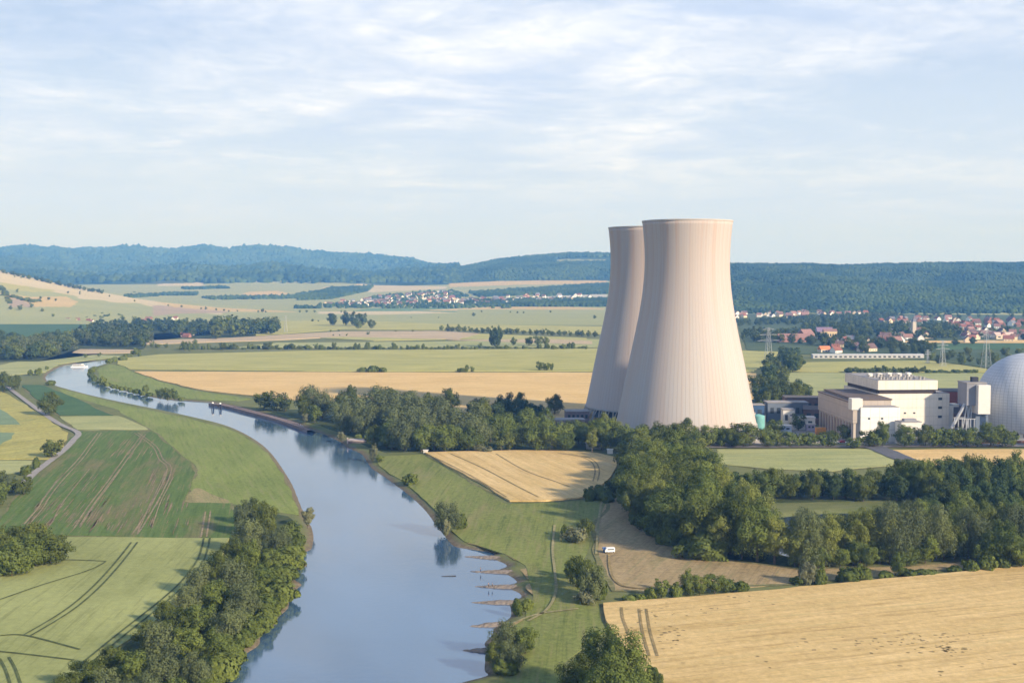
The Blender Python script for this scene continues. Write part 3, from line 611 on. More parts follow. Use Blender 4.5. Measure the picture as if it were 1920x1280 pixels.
def cooling_tower(px, D, label, seedrot):
    c = P(px, 640, D); t = empty('cooling_tower', (c.x, D, 0), seedrot); tag(t, label, 'cooling tower', 'cooling towers of the power plant')
    pr = profile(); m = MB(); inner = [(r-.6, z) for r, z in pr][::-1]
    m.lathe(pr+[(pr[-1][0], 143.0)]+inner, 128, close_top=False); sh = m.build('shell', M_SHELL, t, True)
    r0 = pr[-1][0]; m = MB(); m.lathe([(r0-.7, 142.9), (r0+.1, 142.9), (r0+.3, 143.2), (r0+.3, 143.9), (r0-.7, 143.9), (r0-.7, 142.9)], 128, close_top=False); m.build('rim_walkway', solid('rim_concrete', (.50, .44, .39), .9), t)
    rb = pr[0][0]; m = MB(); m.lathe([(rb-1.1, 7.9), (rb+.45, 7.9), (rb+.45, 8.9), (rb+.1, 9.2), (rb-1.1, 9.2), (rb-1.1, 7.9)], 128, close_top=False); m.build('ring_beam', M_CONC, t)
    n = 44; f = None
    for k in range(n):
        a0, a1, a2 = (2*pi*(k+q)/n for q in (0, .25, .5))
        m = MB(); rr = rb+3.2
        m.tube((rr*cos(a1), rr*sin(a1), .6), ((rb-.3)*cos(a0), (rb-.3)*sin(a0), 8.3), .55, .5, 8); m.tube((rr*cos(a1), rr*sin(a1), .6), ((rb-.3)*cos(a2+2*pi/n*.0), (rb-.3)*sin(a2), 8.3), .55, .5, 8)
        if f is None: f = m.build('support_column', M_CONC, t); base = 0
        else:
            m.bm.free(); o = f.copy(); o.rotation_euler = (0, 0, 2*pi*k/n); link(o, t)
    m = MB(); m.lathe([(rb+4.6, -.1), (rb+4.6, 1.3), (rb+3.9, 1.3), (rb+3.9, .3), (1, .3)], 96); m.build('basin', M_CONC, t)
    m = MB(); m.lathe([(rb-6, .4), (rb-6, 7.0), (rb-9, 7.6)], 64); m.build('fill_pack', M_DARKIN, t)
    return t
cooling_tower(1287, 786, 'nearer cooling tower of peach and pale concrete, standing in front of its twin', 0.1)
cooling_tower(1214, 891, 'farther cooling tower partly hidden behind the front tower, on its left', 0.9)
# ---- box buildings share one orientation
BA = radians(7.0)
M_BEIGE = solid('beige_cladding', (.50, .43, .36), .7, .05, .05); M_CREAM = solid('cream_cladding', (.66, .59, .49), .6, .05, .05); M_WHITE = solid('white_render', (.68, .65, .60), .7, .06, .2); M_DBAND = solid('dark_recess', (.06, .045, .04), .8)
M_BROWN = solid('brown_brick', (.17, .105, .09), .85, .2, .3); M_RED = solid('red_metal_cladding', (.30, .085, .06), .7, .15, .1); M_GREY = solid('grey_render', (.25, .25, .275), .8, .08, .1); M_ROOF = solid('grey_flat_roof', (.30, .28, .27), .9, .15, .1)
M_GLASS = solid('dark_window_glass', (.05, .06, .07), .25); M_STEEL = solid('galvanised_steel', (.42, .43, .45), .5, .15, .5, .5); M_BLUEG = solid('blue_grey_cladding', (.14, .17, .22), .7, .1, .1)
def frame_at(px, D, name, label, cat, rot=None, group=None):
    c = P(px, 640, D); o = empty(name, (c.x, D, 0), BA if rot is None else rot); tag(o, label, cat, group); return o
def seam_mat(name, c, every, axis=0, dark=.82, rough=.65, every2=None):
    """cladding with panel joints every few metres"""
    m, nt, b = mat_new(name); L = nt.links.new; tc = N(nt, 'ShaderNodeTexCoord').outputs['Object']; s = N(nt, 'ShaderNodeSeparateXYZ'); L(tc, s.inputs[0])
    g = N(nt, 'ShaderNodeTexNoise', i_Scale=.12, i_Detail=5.0); L(tc, g.inputs[0]); mp = noise_pos(nt, .5, (1, 1, 9), src=tc, detail=4)
    col = mixc(nt, ramp_out(nt, g.outputs[0], .35, .65), tuple(x*.93 for x in c), tuple(x*1.05 for x in c)); col = mixc(nt, ramp_out(nt, mp, .5, .75, 0, .22), col, tuple(x*.7 for x in c))
    h = mth(nt, 'ADD', s.outputs[0], s.outputs[1]); fr = mth(nt, 'FRACT', mth(nt, 'DIVIDE', h, every)); col = mixc(nt, mth(nt, 'MULTIPLY', mth(nt, 'LESS_THAN', fr, .07), .5), col, tuple(x*dark*.7 for x in c))
    if every2: fz = mth(nt, 'FRACT', mth(nt, 'DIVIDE', s.outputs[2], every2)); col = mixc(nt, mth(nt, 'MULTIPLY', mth(nt, 'LESS_THAN', fz, .06), .5), col, tuple(x*dark*.7 for x in c))
    L(col, b.inputs['Base Color']); b.inputs['Roughness'].default_value = rough; return m
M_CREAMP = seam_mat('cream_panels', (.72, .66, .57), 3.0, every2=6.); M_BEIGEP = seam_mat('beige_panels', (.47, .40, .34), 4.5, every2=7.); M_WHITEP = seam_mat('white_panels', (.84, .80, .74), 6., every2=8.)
def windows(parent, spots, w, h, axis='x', d=.12, name='window'):
    for (u, v, z) in spots:
        m = MB()
        if axis == 'x': m.box(u-w/2, u+w/2, v-d, v+.05, z, z+h)
        else: m.box(u-d, u+.05, v-w/2, v+w/2, z, z+h)
        m.build(name, M_GLASS, parent)
# turbine hall: local x runs right, y runs away; origin = near corner
t = frame_at(1648, 790, 'turbine_hall', 'big cream two-tier block with a dark band and roof fans, tallest box building', 'industrial building', radians(4.5))
MB().box(0, 50, 0, 64, -.5, 27.6).build('wall', M_CREAMP, t)
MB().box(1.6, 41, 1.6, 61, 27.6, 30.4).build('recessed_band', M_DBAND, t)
MB().box(-.1, 41.5, -.1, 62, 30.4, 36.6).build('upper_wall', seam_mat('upper_cream_panels', (.74, .68, .58), 5.), t)
MB().box(.5, 40.9, .5, 61.4, 36.6, 36.9).build('roof', M_ROOF, t); MB().box(42.3, 49.6, .4, 63.6, 27.6, 27.9).build('lower_roof', M_ROOF, t)
windows(t, [(43.5, 0, 23.2), (43.5, 0, 17.2), (43.5, 0, 11.0)], 2.6, 1.7); windows(t, [(19, 0, 14), (25.5, 0, 14), (24, 0, 8.3), (20.5, 0, 8.3)], 1.5, 1.1)
rr = random.Random(3)
f0 = None
for k in range(12):
    for q in range(2):
        x = 3.5+k*2.75; y = 6+q*19+rr.uniform(-2, 2)
        if f0 is None:
            f0 = empty('roof_fan', (0, 0, 0)); f0['tmp'] = 1
            hb = MB().lathe([(1.0, 0), (1.0, 1.5), (1.25, 1.9), (1.25, 2.3)], 14).build('roof_fan', M_CONC, None); bpy.data.objects.remove(f0); f0 = hb; hb.name = 'roof_fan'
            f0.parent = t; f0.location = (x, y, 36.9)
        else:
            o = f0.copy(); o.location = (x, y, 36.9); o.scale = (.8, .8, rr.uniform(.5, 1.0)); link(o, t)
for k in range(5):
    MB().box(5+k*7, 8+k*7, 30, 34, 36.9, 36.9+rr.uniform(1.5, 2.6)).build('roof_hatch', M_WHITE, t)
# long annex in front, near corner at 1616
t = frame_at(1616, 752, 'switchgear_building', 'lower pale block with white end wall and pilasters, left in front of the turbine hall', 'industrial building', radians(1.5))
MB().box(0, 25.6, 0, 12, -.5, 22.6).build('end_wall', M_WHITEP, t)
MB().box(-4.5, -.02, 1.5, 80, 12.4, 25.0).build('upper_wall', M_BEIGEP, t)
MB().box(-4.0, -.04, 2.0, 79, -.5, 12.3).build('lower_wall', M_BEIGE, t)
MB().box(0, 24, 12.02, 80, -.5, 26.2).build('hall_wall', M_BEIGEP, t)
MB().box(-.6, 24.6, 11.6, 80.6, 26.2, 27.0).build('parapet', solid('dark_parapet', (.13, .10, .085)), t); MB().box(-5.1, .1, 10.9, 80.6, 25.0, 25.6).build('parapet', bpy.data.materials['dark_parapet'], t)
MB().box(.4, 25.2, .4, 11.5, 22.6, 22.9).build('roof', M_ROOF, t)
for k in range(12):
    MB().box(-4.7, -4.02, 3+k*6.5, 4.4+k*6.5, -.4, 12.2).build('pilaster', M_BEIGE, t)
for k in range(11):
    MB().box(-4.12, -4.0, 5+k*6.5, 8.6+k*6.5, .6, 11.4).build('louvre', solid('louvre_brown', (.22, .16, .14)) if k == 0 else bpy.data.materials['louvre_brown'], t)
MB().box(-5.6, 1.6, 1.0, 8.0, 21, 28.2, .1).build('stair_tower', M_WHITE, t)
windows(t, [(5.5, 0, 15), (14, 0, 15)], 1.4, 1.1)
t = frame_at(1693, 742, 'workshop_block', 'low white flat-roofed block in front of the turbine hall', 'industrial building')
MB().box(0, 13.5, 0, 9, -.5, 14.2).build('wall', M_WHITE, t); MB().box(-.2, 13.7, -.2, 9.2, 14.2, 14.7).build('roof', M_ROOF, t); MB().box(3, 11, 2, 6, 14.7, 16.2).build('roof_unit', M_GREY, t); windows(t, [(2.5, 0, 10), (5.5, 0, 10), (8.5, 0, 10)], 1.4, 1.2)
# red connecting block and neighbours between hall and reactor
t = frame_at(1770, 830, 'auxiliary_building', 'dark red clad block between the turbine hall and the dome', 'industrial building', 0)
MB().box(0, 18, 0, 20, -.5, 25.2).build('wall', M_RED, t); MB().box(-.3, 18.3, -.3, 20.3, 25.2, 25.9).build('roof', solid('dark_roof', (.13, .11, .10)), t)
t = frame_at(1771, 795, 'gatehouse_block', 'small white cube block below the red building', 'industrial building', 0)
MB().box(0, 7, 0, 8, -.5, 19.4).build('wall', M_WHITE, t); MB().box(6.9, 11, 1, 8, 18.2, 20.1).build('canopy', M_WHITE, t); MB().box(.3, 6.7, .3, 7.7, 19.4, 19.7).build('roof', M_ROOF, t)
t = frame_at(1783, 806, 'maintenance_hall', 'brown brick hall with sloping roof beneath the red block', 'industrial building', 0)
MB().box(0, 18, 0, 14, -.5, 12.5).build('wall', M_BROWN, t); MB().poly([(0, 0, 12.5), (18, 0, 12.5), (18, 14, 12.5), (0, 14, 12.5), (4, 0, 18), (18, 0, 18), (18, 14, 18), (4, 14, 18)], [(0, 1, 5, 4), (3, 7, 6, 2), (0, 4, 7, 3), (1, 2, 6, 5), (4, 5, 6, 7)]).build('roof', solid('slate_roof', (.16, .15, .18), .8), t)
# reactor dome
def dome_mat():
    m, nt, b = mat_new('ribbed_pale_dome'); L = nt.links.new; tc = N(nt, 'ShaderNodeTexCoord').outputs['Object']; s = N(nt, 'ShaderNodeSeparateXYZ'); L(tc, s.inputs[0])
    ang = mth(nt, 'ARCTAN2', s.outputs[1], s.outputs[0])
    a = mth(nt, 'ABSOLUTE', mth(nt, 'SINE', mth(nt, 'MULTIPLY', ang, 36))); r = mth(nt, 'ABSOLUTE', mth(nt, 'SINE', mth(nt, 'MULTIPLY', s.outputs[2], pi/1.9)))
    n = noise_pos(nt, .06, (1, 1, 3), src=tc, detail=6); n2 = noise_pos(nt, .3, (1, 1, 6), src=tc, detail=6)
    col = mixc(nt, ramp_out(nt, n, .35, .65), (.44, .46, .49), (.53, .545, .57)); col = mixc(nt, ramp_out(nt, n2, .52, .75, 0, .3), col, (.38, .40, .44))
    col = mixc(nt, ramp_out(nt, a, .26, .06, 0, .75), col, (.24, .26, .30)); col = mixc(nt, ramp_out(nt, r, .30, .06, 0, .65), col, (.26, .28, .32))
    L(col, b.inputs['Base Color']); b.inputs['Roughness'].default_value = .55; return m
M_DOME = dome_mat()
DD = 800; mp = DD/FPX; dr = 92*mp; zc_ = zof(753, DD)
t = frame_at(1929, DD, 'reactor_building', 'pale ribbed reactor dome cut by the right edge of the photo', 'reactor building', 0)
hemi = [(dr*cos(a), zc_+dr*sin(a)) for a in np.linspace(0, pi/2-.02, 26)]
MB().lathe([(dr-1.5, zof(803, DD)), (dr, zof(800, DD))]+[(dr, zc_-.01)]+hemi, 96).build('dome', M_DOME, t, True)
MB().lathe([(dr-12, -.5), (dr-12, zof(803, DD)+.02)], 64).build('base_wall', M_GREY, t)
for k in range(24):
    a = 2*pi*k/24; MB().box(-1.1, 1.1, -1.4, 1.4, -.4, zof(803, DD)).build('pier', M_WHITE, t)
    o = [c for c in t.children][-1]; o.location = ((dr-4)*cos(a), (dr-4)*sin(a), 0); o.rotation_euler = (0, 0, a)
# annex beside the dome
t = frame_at(1815, 775, 'reactor_annex', 'grey block with a protruding white upper box on legs, left of the dome', 'industrial building', 0)
MB().box(0, 13, 0, 16, zof(760, 775), zof(719, 775)).build('upper_wall', M_GREY, t); MB().box(-.3, 13.2, -.3, 16.3, zof(719, 775), zof(717, 775)).build('roof', M_ROOF, t)
MB().box(6, 14.2, -4, 8, zof(775, 775), zof(721, 775), .15).build('projecting_box', M_WHITE, t)
MB().box(5.5, 14, -1.5, 12, -.4, zof(775.4, 775)).build('lower_wall', M_BLUEG, t); MB().box(8.5, 12.3, -1.62, -1.5, 1, zof(779, 775)).build('door', solid('dark_blue_door', (.03, .05, .09)), t)
MB().box(5.5, 9.5, 5, 9, zof(717, 775), zof(708, 775)).build('vent_stack', solid('black_vent', (.04, .04, .05)), t)
for k in range(4): MB().tube((-3+k*2.3, 1, -.4), (1+k*2.3 if k < 2 else -3+k*2.3, 2, zof(760, 775)), .5, .5, 8).build('leg', M_STEEL, t)
MB().tube((-9, 2, 6), (0, 3, zof(758, 775)), 1.1, 1.1, 10).build('inclined_duct', M_STEEL, t)
t = frame_at(1800, 770, 'transformer_bay', 'dark steel transformer bay with frames between hall and dome', 'transformer', 0)
MB().box(0, 10, 0, 6, -.4, 6.5).build('transformer_tank', solid('dark_grey_paint', (.10, .11, .13)), t)
for k in range(5): MB().box(-.4+k*2.6, .0+k*2.6, -1, -.6, -.4, 13).box(-.4+k*2.6, .0+k*2.6, 6.4, 6.8, -.4, 13).build('frame_post', M_STEEL, t)
MB().box(-.6, 11, -1, -.6, 13, 13.5).box(-.6, 11, 6.4, 6.8, 13, 13.5).build('cross_beam', M_STEEL, t)
# left part of the plant
def shed(px, D, w, d, h, name, label, wall, roofm, rot=0, pitch=0, wins=0, cat='industrial building'):
    t = frame_at(px, D, name, label, cat, rot); MB().box(0, w, 0, d, -.4, h).build('wall', wall, t)
    if pitch: MB().poly([(-.4, -.4, h), (w+.4, -.4, h), (w+.4, d+.4, h), (-.4, d+.4, h), (-.4, d/2, h+pitch), (w+.4, d/2, h+pitch)], [(0, 1, 5, 4), (2, 3, 4, 5), (0, 4, 3), (1, 2, 5), (0, 3, 2, 1)]).build('roof', roofm, t)
    else: MB().box(-.3, w+.3, -.3, d+.3, h, h+.5).build('roof', roofm, t)
    for k in range(wins):
        windows(t, [(w*(k+.7)/(wins+.4), 0, h*.45)], w/wins*.5, h*.3)
    return t
DR = bpy.data.materials['dark_roof']
shed(1441, 860, 30, 14, 14, 'office_building', 'blue grey office block at the left end of the plant, beside the tall trees', M_BLUEG, M_ROOF, 0, 0, 6)
shed(1474, 880, 36, 18, 15.5, 'brick_hall', 'long brown brick hall behind the pink and white house of the plant', M_BROWN, DR, -.1, 0, 7)
shed(1508, 845, 24, 16, 11, 'brick_annex', 'dark brown brick annex touching the pale turbine annex', M_BROWN, DR, -.25, 2.2, 4)
shed(1470, 822, 8, 12, 13.0, 'stair_block', 'narrow pinkish white block left of the white shed', M_WHITE, M_ROOF, -.1, 0, 2)
shed(1484, 815, 17, 9, 8.5, 'white_shed', 'white shed with pale flat roof in front of the brick hall', M_WHITE, solid('pale_roof', (.62, .58, .54)), -.1, 0, 3)
shed(1462, 800, 9, 5, 4.6, 'site_cabin', 'small pale blue cabin behind the first trees of the avenue', solid('pale_blue', (.50, .56, .66)), M_WHITE, 0, 0, 2, 'cabin')
shed(1515, 810, 6, 4, 4.5, 'site_cabin', 'small lilac cabin left of the orange container', solid('lilac_paint', (.42, .38, .50)), M_WHITE, 0, 0, 2, 'cabin')
t = frame_at(1533, 790, 'shipping_container', 'orange container standing left of the pale annex', 'container', .1)
MB().box(0, 7, 0, 2.6, 1.8, 4.7).build('container_body', solid('orange_paint', (.70, .30, .04), .5), t); MB().box(-.02, 7.02, -.03, 2.63, .1, 1.78).build('lower_container', solid('dark_orange_paint', (.50, .22, .04), .5), t)
t = frame_at(1424, 815, 'storage_tank', 'turquoise round storage tank right beside the front cooling tower', 'tank', 0)
MB().lathe([(4.2, -.3), (4.2, 9.6), (3.9, 10.2), (.5, 11.2)], 32).build('tank_shell', solid('turquoise_paint', (.16, .38, .36), .6), t, False); MB().tube((4.5, 0, 0), (4.5, 0, 10.4), .18).build('ladder', M_STEEL, t)
shed(1404, 858, 12, 10, 12.5, 'pump_house', 'small dark blue pump house just right of the front tower', solid('dark_blue_cladding', (.05, .10, .20)), M_ROOF, 0, 0, 2)
shed(1405, 835, 5, 5, 9.2, 'filter_house', 'tiny white block hugging the right foot of the front tower', M_WHITE, M_ROOF, 0, 0, 1)
shed(1028, 815, 26, 12, 6.5, 'pump_station', 'low brick and concrete pump station left of the rear tower', solid('pinkish_concrete', (.34, .27, .25)), M_ROOF, .1, 0, 6)
shed(1062, 850, 17, 14, 8.5, 'intake_hall', 'purplish brown hall at the foot of the rear tower', solid('mauve_brick', (.22, .17, .18)), M_ROOF, .05, 0, 5)
shed(1057, 765, 2.6, 2.6, 5.5, 'transformer_kiosk', 'tiny white kiosk among the trees left of the towers', M_WHITE, M_ROOF, 0, 0, 1, 'kiosk')
shed(1100, 722, 9, 5, 3.4, 'garden_shed', 'small pale shed under the trees at the back edge of the wheat field', solid('grey_wood', (.34, .31, .27)), M_ROOF, 0, 1.0, 2, 'shed')
shed(1140, 704, 3.2, 2.6, 2.6, 'field_hut', 'tiny white hut at the upper right corner of the wheat field', M_WHITE, M_WHITE, 0, .5, 0, 'hut')
shed(1338, 742, 6, 3, 2.6, 'roadside_kiosk', 'little white kiosk under the avenue trees below the front tower', M_WHITE, M_ROOF, 0, .3, 1, 'kiosk')
# low fence / wall along the road in front of the plant
for (x0, x1, D, h, mt, lb) in ((1336, 1560, 750, 1.8, M_CONC, 'low grey wall along the road under the avenue trees'), (1744, 2150, 748, 2.0, solid('rust_red_fence', (.24, .11, .07)), 'rust red fence in front of the dome by the road')):
    a = P(x0, 640, D); c = P(x1, 640, D); nb = max(4, int((c.x-a.x)/6)); t = empty('boundary_fence', (a.x, D, 0)); tag(t, lb, 'fence')
    MB().box(0, c.x-a.x, 0, .18, -.2, h*.92).build('fence_panel', mt, t)
    post = MB().box(-.15, .15, -.12, .3, -.2, h).build('fence_post', M_CONC, t)
    for k in range(1, nb+1): o = post.copy(); o.location.x = (c.x-a.x)*k/nb; link(o, t)
# parked cars along the plant road
def car_mesh_parts():
    body = [(-2.1, .35), (-2.1, .85), (-1.9, 1.0), (-1.1, 1.05), (-.5, 1.5), (1.1, 1.5), (1.75, 1.0), (2.1, .9), (2.15, .35)]
    return body
def car(px, D, colr, label, rot=0, van=False, nm='parked_car'):
    t = frame_at(px, D, nm, label, 'van' if van else 'car', rot, 'cars by the plant road' if not van else None); cm = solid('car_paint', colr, .35, .02); s = 1
    if van:
        pr = [(-2.9, .4), (-2.95, 1.3), (-2.6, 1.6), (-2.2, 2.3), (-1.9, 2.75), (2.8, 2.8), (2.95, 2.6), (2.95, .4)]; w = 1.05
    else: pr = car_mesh_parts(); w = .9
    bm = bmesh.new(); A = [bm.verts.new((x, -w, z)) for x, z in pr]; B = [bm.verts.new((x, w, z)) for x, z in pr]; n = len(pr)
    bm.faces.new(A); bm.faces.new(B[::-1])
    for k in range(n): bm.faces.new((A[k], B[k], B[(k+1) % n], A[(k+1) % n]))
    bmesh.ops.bevel(bm, geom=bm.edges[:], offset=.06, segments=2, affect='EDGES'); bmesh.ops.recalc_face_normals(bm, faces=bm.faces)
    me = bpy.data.meshes.new('body'); bm.to_mesh(me); bm.free(); me.materials.append(cm); obj('body', me, t)
    zf = 1.05 if not van else 1.5; zt = 1.42 if not van else 2.2
    for sgn in (-1, 1):
        MB().box((-.7 if not van else -1.6), (1.2 if not van else 2.3), sgn*w-(.03 if sgn > 0 else -.0), sgn*w+(.015 if sgn > 0 else .03) if sgn > 0 else sgn*w+.02, zf+.02, zt-.05).build('side_window', M_GLASS, t) if sgn > 0 else MB().box((-.7 if not van else -1.6), (1.2 if not van else 2.3), -w-.015, -w+.02, zf+.02, zt-.05).build('side_window', M_GLASS, t)
        for x in ((-1.3, 1.3) if not van else (-1.9, 1.9)):
            MB().tube((x, sgn*(w-.2), .33), (x, sgn*(w+.02), .33), .33, .33, 16).build('wheel', solid('tyre', (.03, .03, .03)) if 'tyre' not in bpy.data.materials else bpy.data.materials['tyre'], t)
    if van: MB().box(-2.2, 2.2, -.9, .9, 2.84, 2.95).build('roof_vent', M_WHITE, t)
    return t
v = G(1145, 1037); car(1145, v.y, (.80, .80, .80), 'white camper van parked on the dry meadow', .15, True, 'camper_van'); cv = bpy.data.objects['camper_van']; cv.location.z = .42; cv.scale = (.66, .66, .7)
c = shed(1134, v.y+.3, 1.5, 1.6, 1.2, 'awning_tent', 'low dark blue awning tent against the white camper van', solid('blue_canvas', (.05, .09, .20)), solid('blue_canvas_top', (.12, .18, .32)), .1, .7, 0, 'tent'); c.location.z = .4
for k, (px, cl, nm) in enumerate(((1582, (.5, .05, .04), 'red'), (1594, (.6, .6, .62), 'silver'), (1606, (.05, .07, .15), 'dark blue'), (1570, (.75, .75, .75), 'white'), (1548, (.06, .06, .06), 'black'))):
    car(px, 752-(k % 2)*3, cl, f'small {nm} car parked by the road in front of the pale annex', .05*k)
# pylons
def pylon(px, pyb, pyt, D, label, scale_arm=1.0):
    zt = zof(pyt, D); t = frame_at(px, D, 'electricity_pylon', label, 'pylon', .3, 'power line pylons by the village'); H = zt; m = MB()
    w0, w1 = H*.09, H*.015
    for sx_ in (-1, 1):
        for sy_ in (-1, 1): m.tube((sx_*w0, sy_*w0, 0), (sx_*w1, sy_*w1, H*.97), .22, .14, 5)
    k = 9
    for q in range(k):
        a0, a1 = q/k, (q+1)/k; r0, r1 = w0+(w1-w0)*a0, w0+(w1-w0)*a1
        for s_ in (-1, 1):
            for f in (0, 1):
                p = (-r0, s_*r0, H*.97*a0); r = (r1, s_*r1, H*.97*a1)
                if f: p = (p[1], p[0], p[2]); r = (r[1], r[0], r[2])
                m.tube(p, r, .10, .10, 4)
    m.build('lattice_mast', M_STEEL, t)
    for zf, al in ((.66, .30), (.80, .24), (.93, .15)):
        m = MB(); L_ = H*al*scale_arm
        m.tube((-L_, 0, H*zf), (L_, 0, H*zf), .2, .2, 5); m.tube((-L_, 0, H*zf), (0, 0, H*(zf+.045)), .12, .12, 4); m.tube((L_, 0, H*zf), (0, 0, H*(zf+.045)), .12, .12, 4); m.build('cross_arm', M_STEEL, t)
pylon(1850, 690, 616, 1370, 'tall lattice pylon left above the reactor dome'); pylon(1768, 688, 637, 1385, 'shorter lattice pylon in the field between dome pylon and long white building'); pylon(1740, 684, 655, 1440, 'small lattice pylon at the right end of the long white building'); pylon(1441, 690, 612, 1370, 'lattice pylon just right of the front cooling tower')
pylon(536, 640, 590, 2250, 'faint lattice pylon in the pale fields right of the big tree clump', .8)
# long white building, big red roof etc. in the village edge
M_TILE = solid('red_roof_tiles', (.23, .095, .07), .85, .2, .3); M_TILE2 = solid('brown_roof_tiles', (.15, .095, .085), .85, .2, .3); M_TILE3 = solid('pink_roof_tiles', (.27, .155, .135), .85, .15, .3); M_SLATE = solid('grey_roof_slates', (.17, .17, .20), .8, .15, .3); M_WALLW = solid('white_house_wall', (.78, .76, .72), .8, .08, .3); M_WALLC = solid('cream_house_wall', (.66, .55, .40), .8, .1, .3); M_WALLB = solid('brick_house_wall', (.30, .15, .11), .85, .15, .3)
t = shed(1525, 1530, 145, 12, 4.4, 'greenhouse_row', 'long low white building stretching along the far side of the pale field', solid('dull_white_wall', (.50, .49, .47)), solid('white_sheet_roof', (.56, .55, .54)), .0, 1.2, 0, 'long building')
for k in range(22): windows(t, [(4+k*6.4, 0, 1.2)], 3.4, 2.0)
shed(1462, 1900, 60, 18, 7, 'farm_barn', 'long barn with big faded red roof behind the pylon', M_WALLB, M_TILE3, .12, 7, 6, 'barn'); shed(1508, 1925, 22, 18, 12, 'farm_barn', 'tall barn with salmon red roof next to the long red roof', M_WALLC, M_TILE3, .5, 8, 3, 'barn')
shed(1532, 1985, 26, 16, 13, 'manor_house', 'cream manor with purple slate roof above the red barn roofs', M_WALLC, solid('purple_slates', (.22, .16, .24)), -.1, 8, 6, 'house'); shed(1545, 1960, 22, 12, 15, 'manor_wing', 'yellow ochre tall house beside the purple roofed manor', solid('ochre_wall', (.62, .48, .28)), M_TILE3, 0, 4, 5, 'house')
shed(1540, 1640, 16, 10, 4.5, 'farm_house', 'house with orange red roof above the left end of the long white building', M_WALLC, solid('orange_tiles', (.52, .20, .09)), .3, 5, 3, 'house')
t = frame_at(1711, 2120, 'church', 'village church with square stone tower rising among the trees', 'church', .2)
MB().box(0, 7, 0, 7, -.4, 25).build('bell_tower', solid('sandstone', (.48, .42, .36)), t); MB().poly([(-.3, -.3, 25), (7.3, -.3, 25), (7.3, 7.3, 25), (-.3, 7.3, 25), (3.5, 3.5, 34)], [(0, 1, 4), (1, 2, 4), (2, 3, 4), (3, 0, 4), (3, 2, 1, 0)]).build('spire', M_SLATE, t)
MB().box(7.1, 27, .5, 9, -.4, 9).build('nave', bpy.data.materials['sandstone'], t); MB().poly([(7.1, .2, 9), (27.3, .2, 9), (27.3, 9.3, 9), (7.1, 9.3, 9), (7.1, 4.7, 15), (27.3, 4.7, 15)], [(0, 1, 5, 4), (2, 3, 4, 5), (0, 4, 3), (1, 2, 5), (0, 3, 2, 1)]).build('nave_roof', M_TILE2, t)
shed(1728, 2010, 21, 12, 5, 'pink_hall', 'pale hall at the near edge of the village, right of the church', M_WALLC, M_WALLW, 0, 1, 3, 'hall'); shed(1868, 1990, 34, 20, 7, 'pink_barn', 'large barn with pale pink roof above the dome', M_WALLC, solid('pale_pink_roof', (.62, .45, .38)), .05, 5, 4, 'barn')
# ---- houses
def house_proto(w, d, h, p, wall, roof):
    m = MB(); m.poly([(-w/2, -d/2, -3), (w/2, -d/2, -3), (w/2, d/2, -3), (-w/2, d/2, -3), (-w/2, -d/2, h), (w/2, -d/2, h), (w/2, d/2, h), (-w/2, d/2, h), (-w/2, 0, h+p), (w/2, 0, h+p)],
        [(0, 1, 5, 4), (2, 3, 7, 6), (1, 2, 6, 9, 5), (3, 0, 4, 8, 7), (0, 3, 2, 1)])
    for x in (-w/4, w/4):
        pass
    a = m.build('wall', wall)
    m = MB(); e = .5
    for s_ in (-1, 1):
        m.poly([(-w/2-e, s_*(d/2+e), h-e*p/d*2), (w/2+e, s_*(d/2+e), h-e*p/d*2), (w/2+e, 0, h+p+.12), (-w/2-e, 0, h+p+.12), (-w/2-e, s_*(d/2+e), h-e*p/d*2-.25), (w/2+e, s_*(d/2+e), h-e*p/d*2-.25), (w/2+e, 0, h+p-.13), (-w/2-e, 0, h+p-.13)],
            [(0, 1, 2, 3), (4, 7, 6, 5), (0, 4, 5, 1), (1, 5, 6, 2), (3, 7, 4, 0)])
    b_ = m.build('roof', roof)
    c_ = MB().box(w*.2, w*.2+.9, -.5, .5, h+p*.6, h+p+1.2).build('chimney', M_BROWN)
    d_ = MB()
    for x in (-w*.3, 0, w*.3):
        d_.box(x-.6, x+.6, -d/2-.04, -d/2+.02, 1.2, 2.5); 
        if h > 4.5: d_.box(x-.6, x+.6, -d/2-.04, -d/2+.02, 3.7, 4.9)
    d_ = d_.build('window_row', M_GLASS)
    return [a, b_, c_, d_]
WALLS = [('white', M_WALLW), ('cream', M_WALLC), ('brick', M_WALLB)]; ROOFS = [('red', M_TILE), ('brown', M_TILE2), ('pink', M_TILE3), ('grey', M_SLATE)]
HP = {}
def house(x, y, z, rz, key, parts=True, size=1.0):
    if key not in HP:
        wl = dict(WALLS)[key[0]]; rf = dict(ROOFS)[key[1]]; HP[key] = house_proto(*[(11, 9, 5.4, 4.2), (14, 10, 4.4, 4.6), (9, 8, 5.8, 3.6)][key[2]], wl, rf)
        pr = HP[key]; used = False
        pr[0]['raw'] = 1
    pr = HP[key]; fresh = 'raw' in pr[0]
    r = empty('village_house', (x, y, z), rz); r.scale = (size,)*3
    n = 4 if parts else 2
    if fresh:
        del pr[0]['raw']
        pr[0].parent = r; pr[1].parent = r; pr[2].parent = pr[1]; pr[3].parent = pr[0]; pr[3].name = 'window'
        return r
    a = pr[0].copy(); link(a, r); b_ = pr[1].copy(); link(b_, r)
    if parts: c_ = pr[2].copy(); link(c_, b_); d_ = pr[3].copy(); link(d_, a)
    return r
rh = random.Random(11)
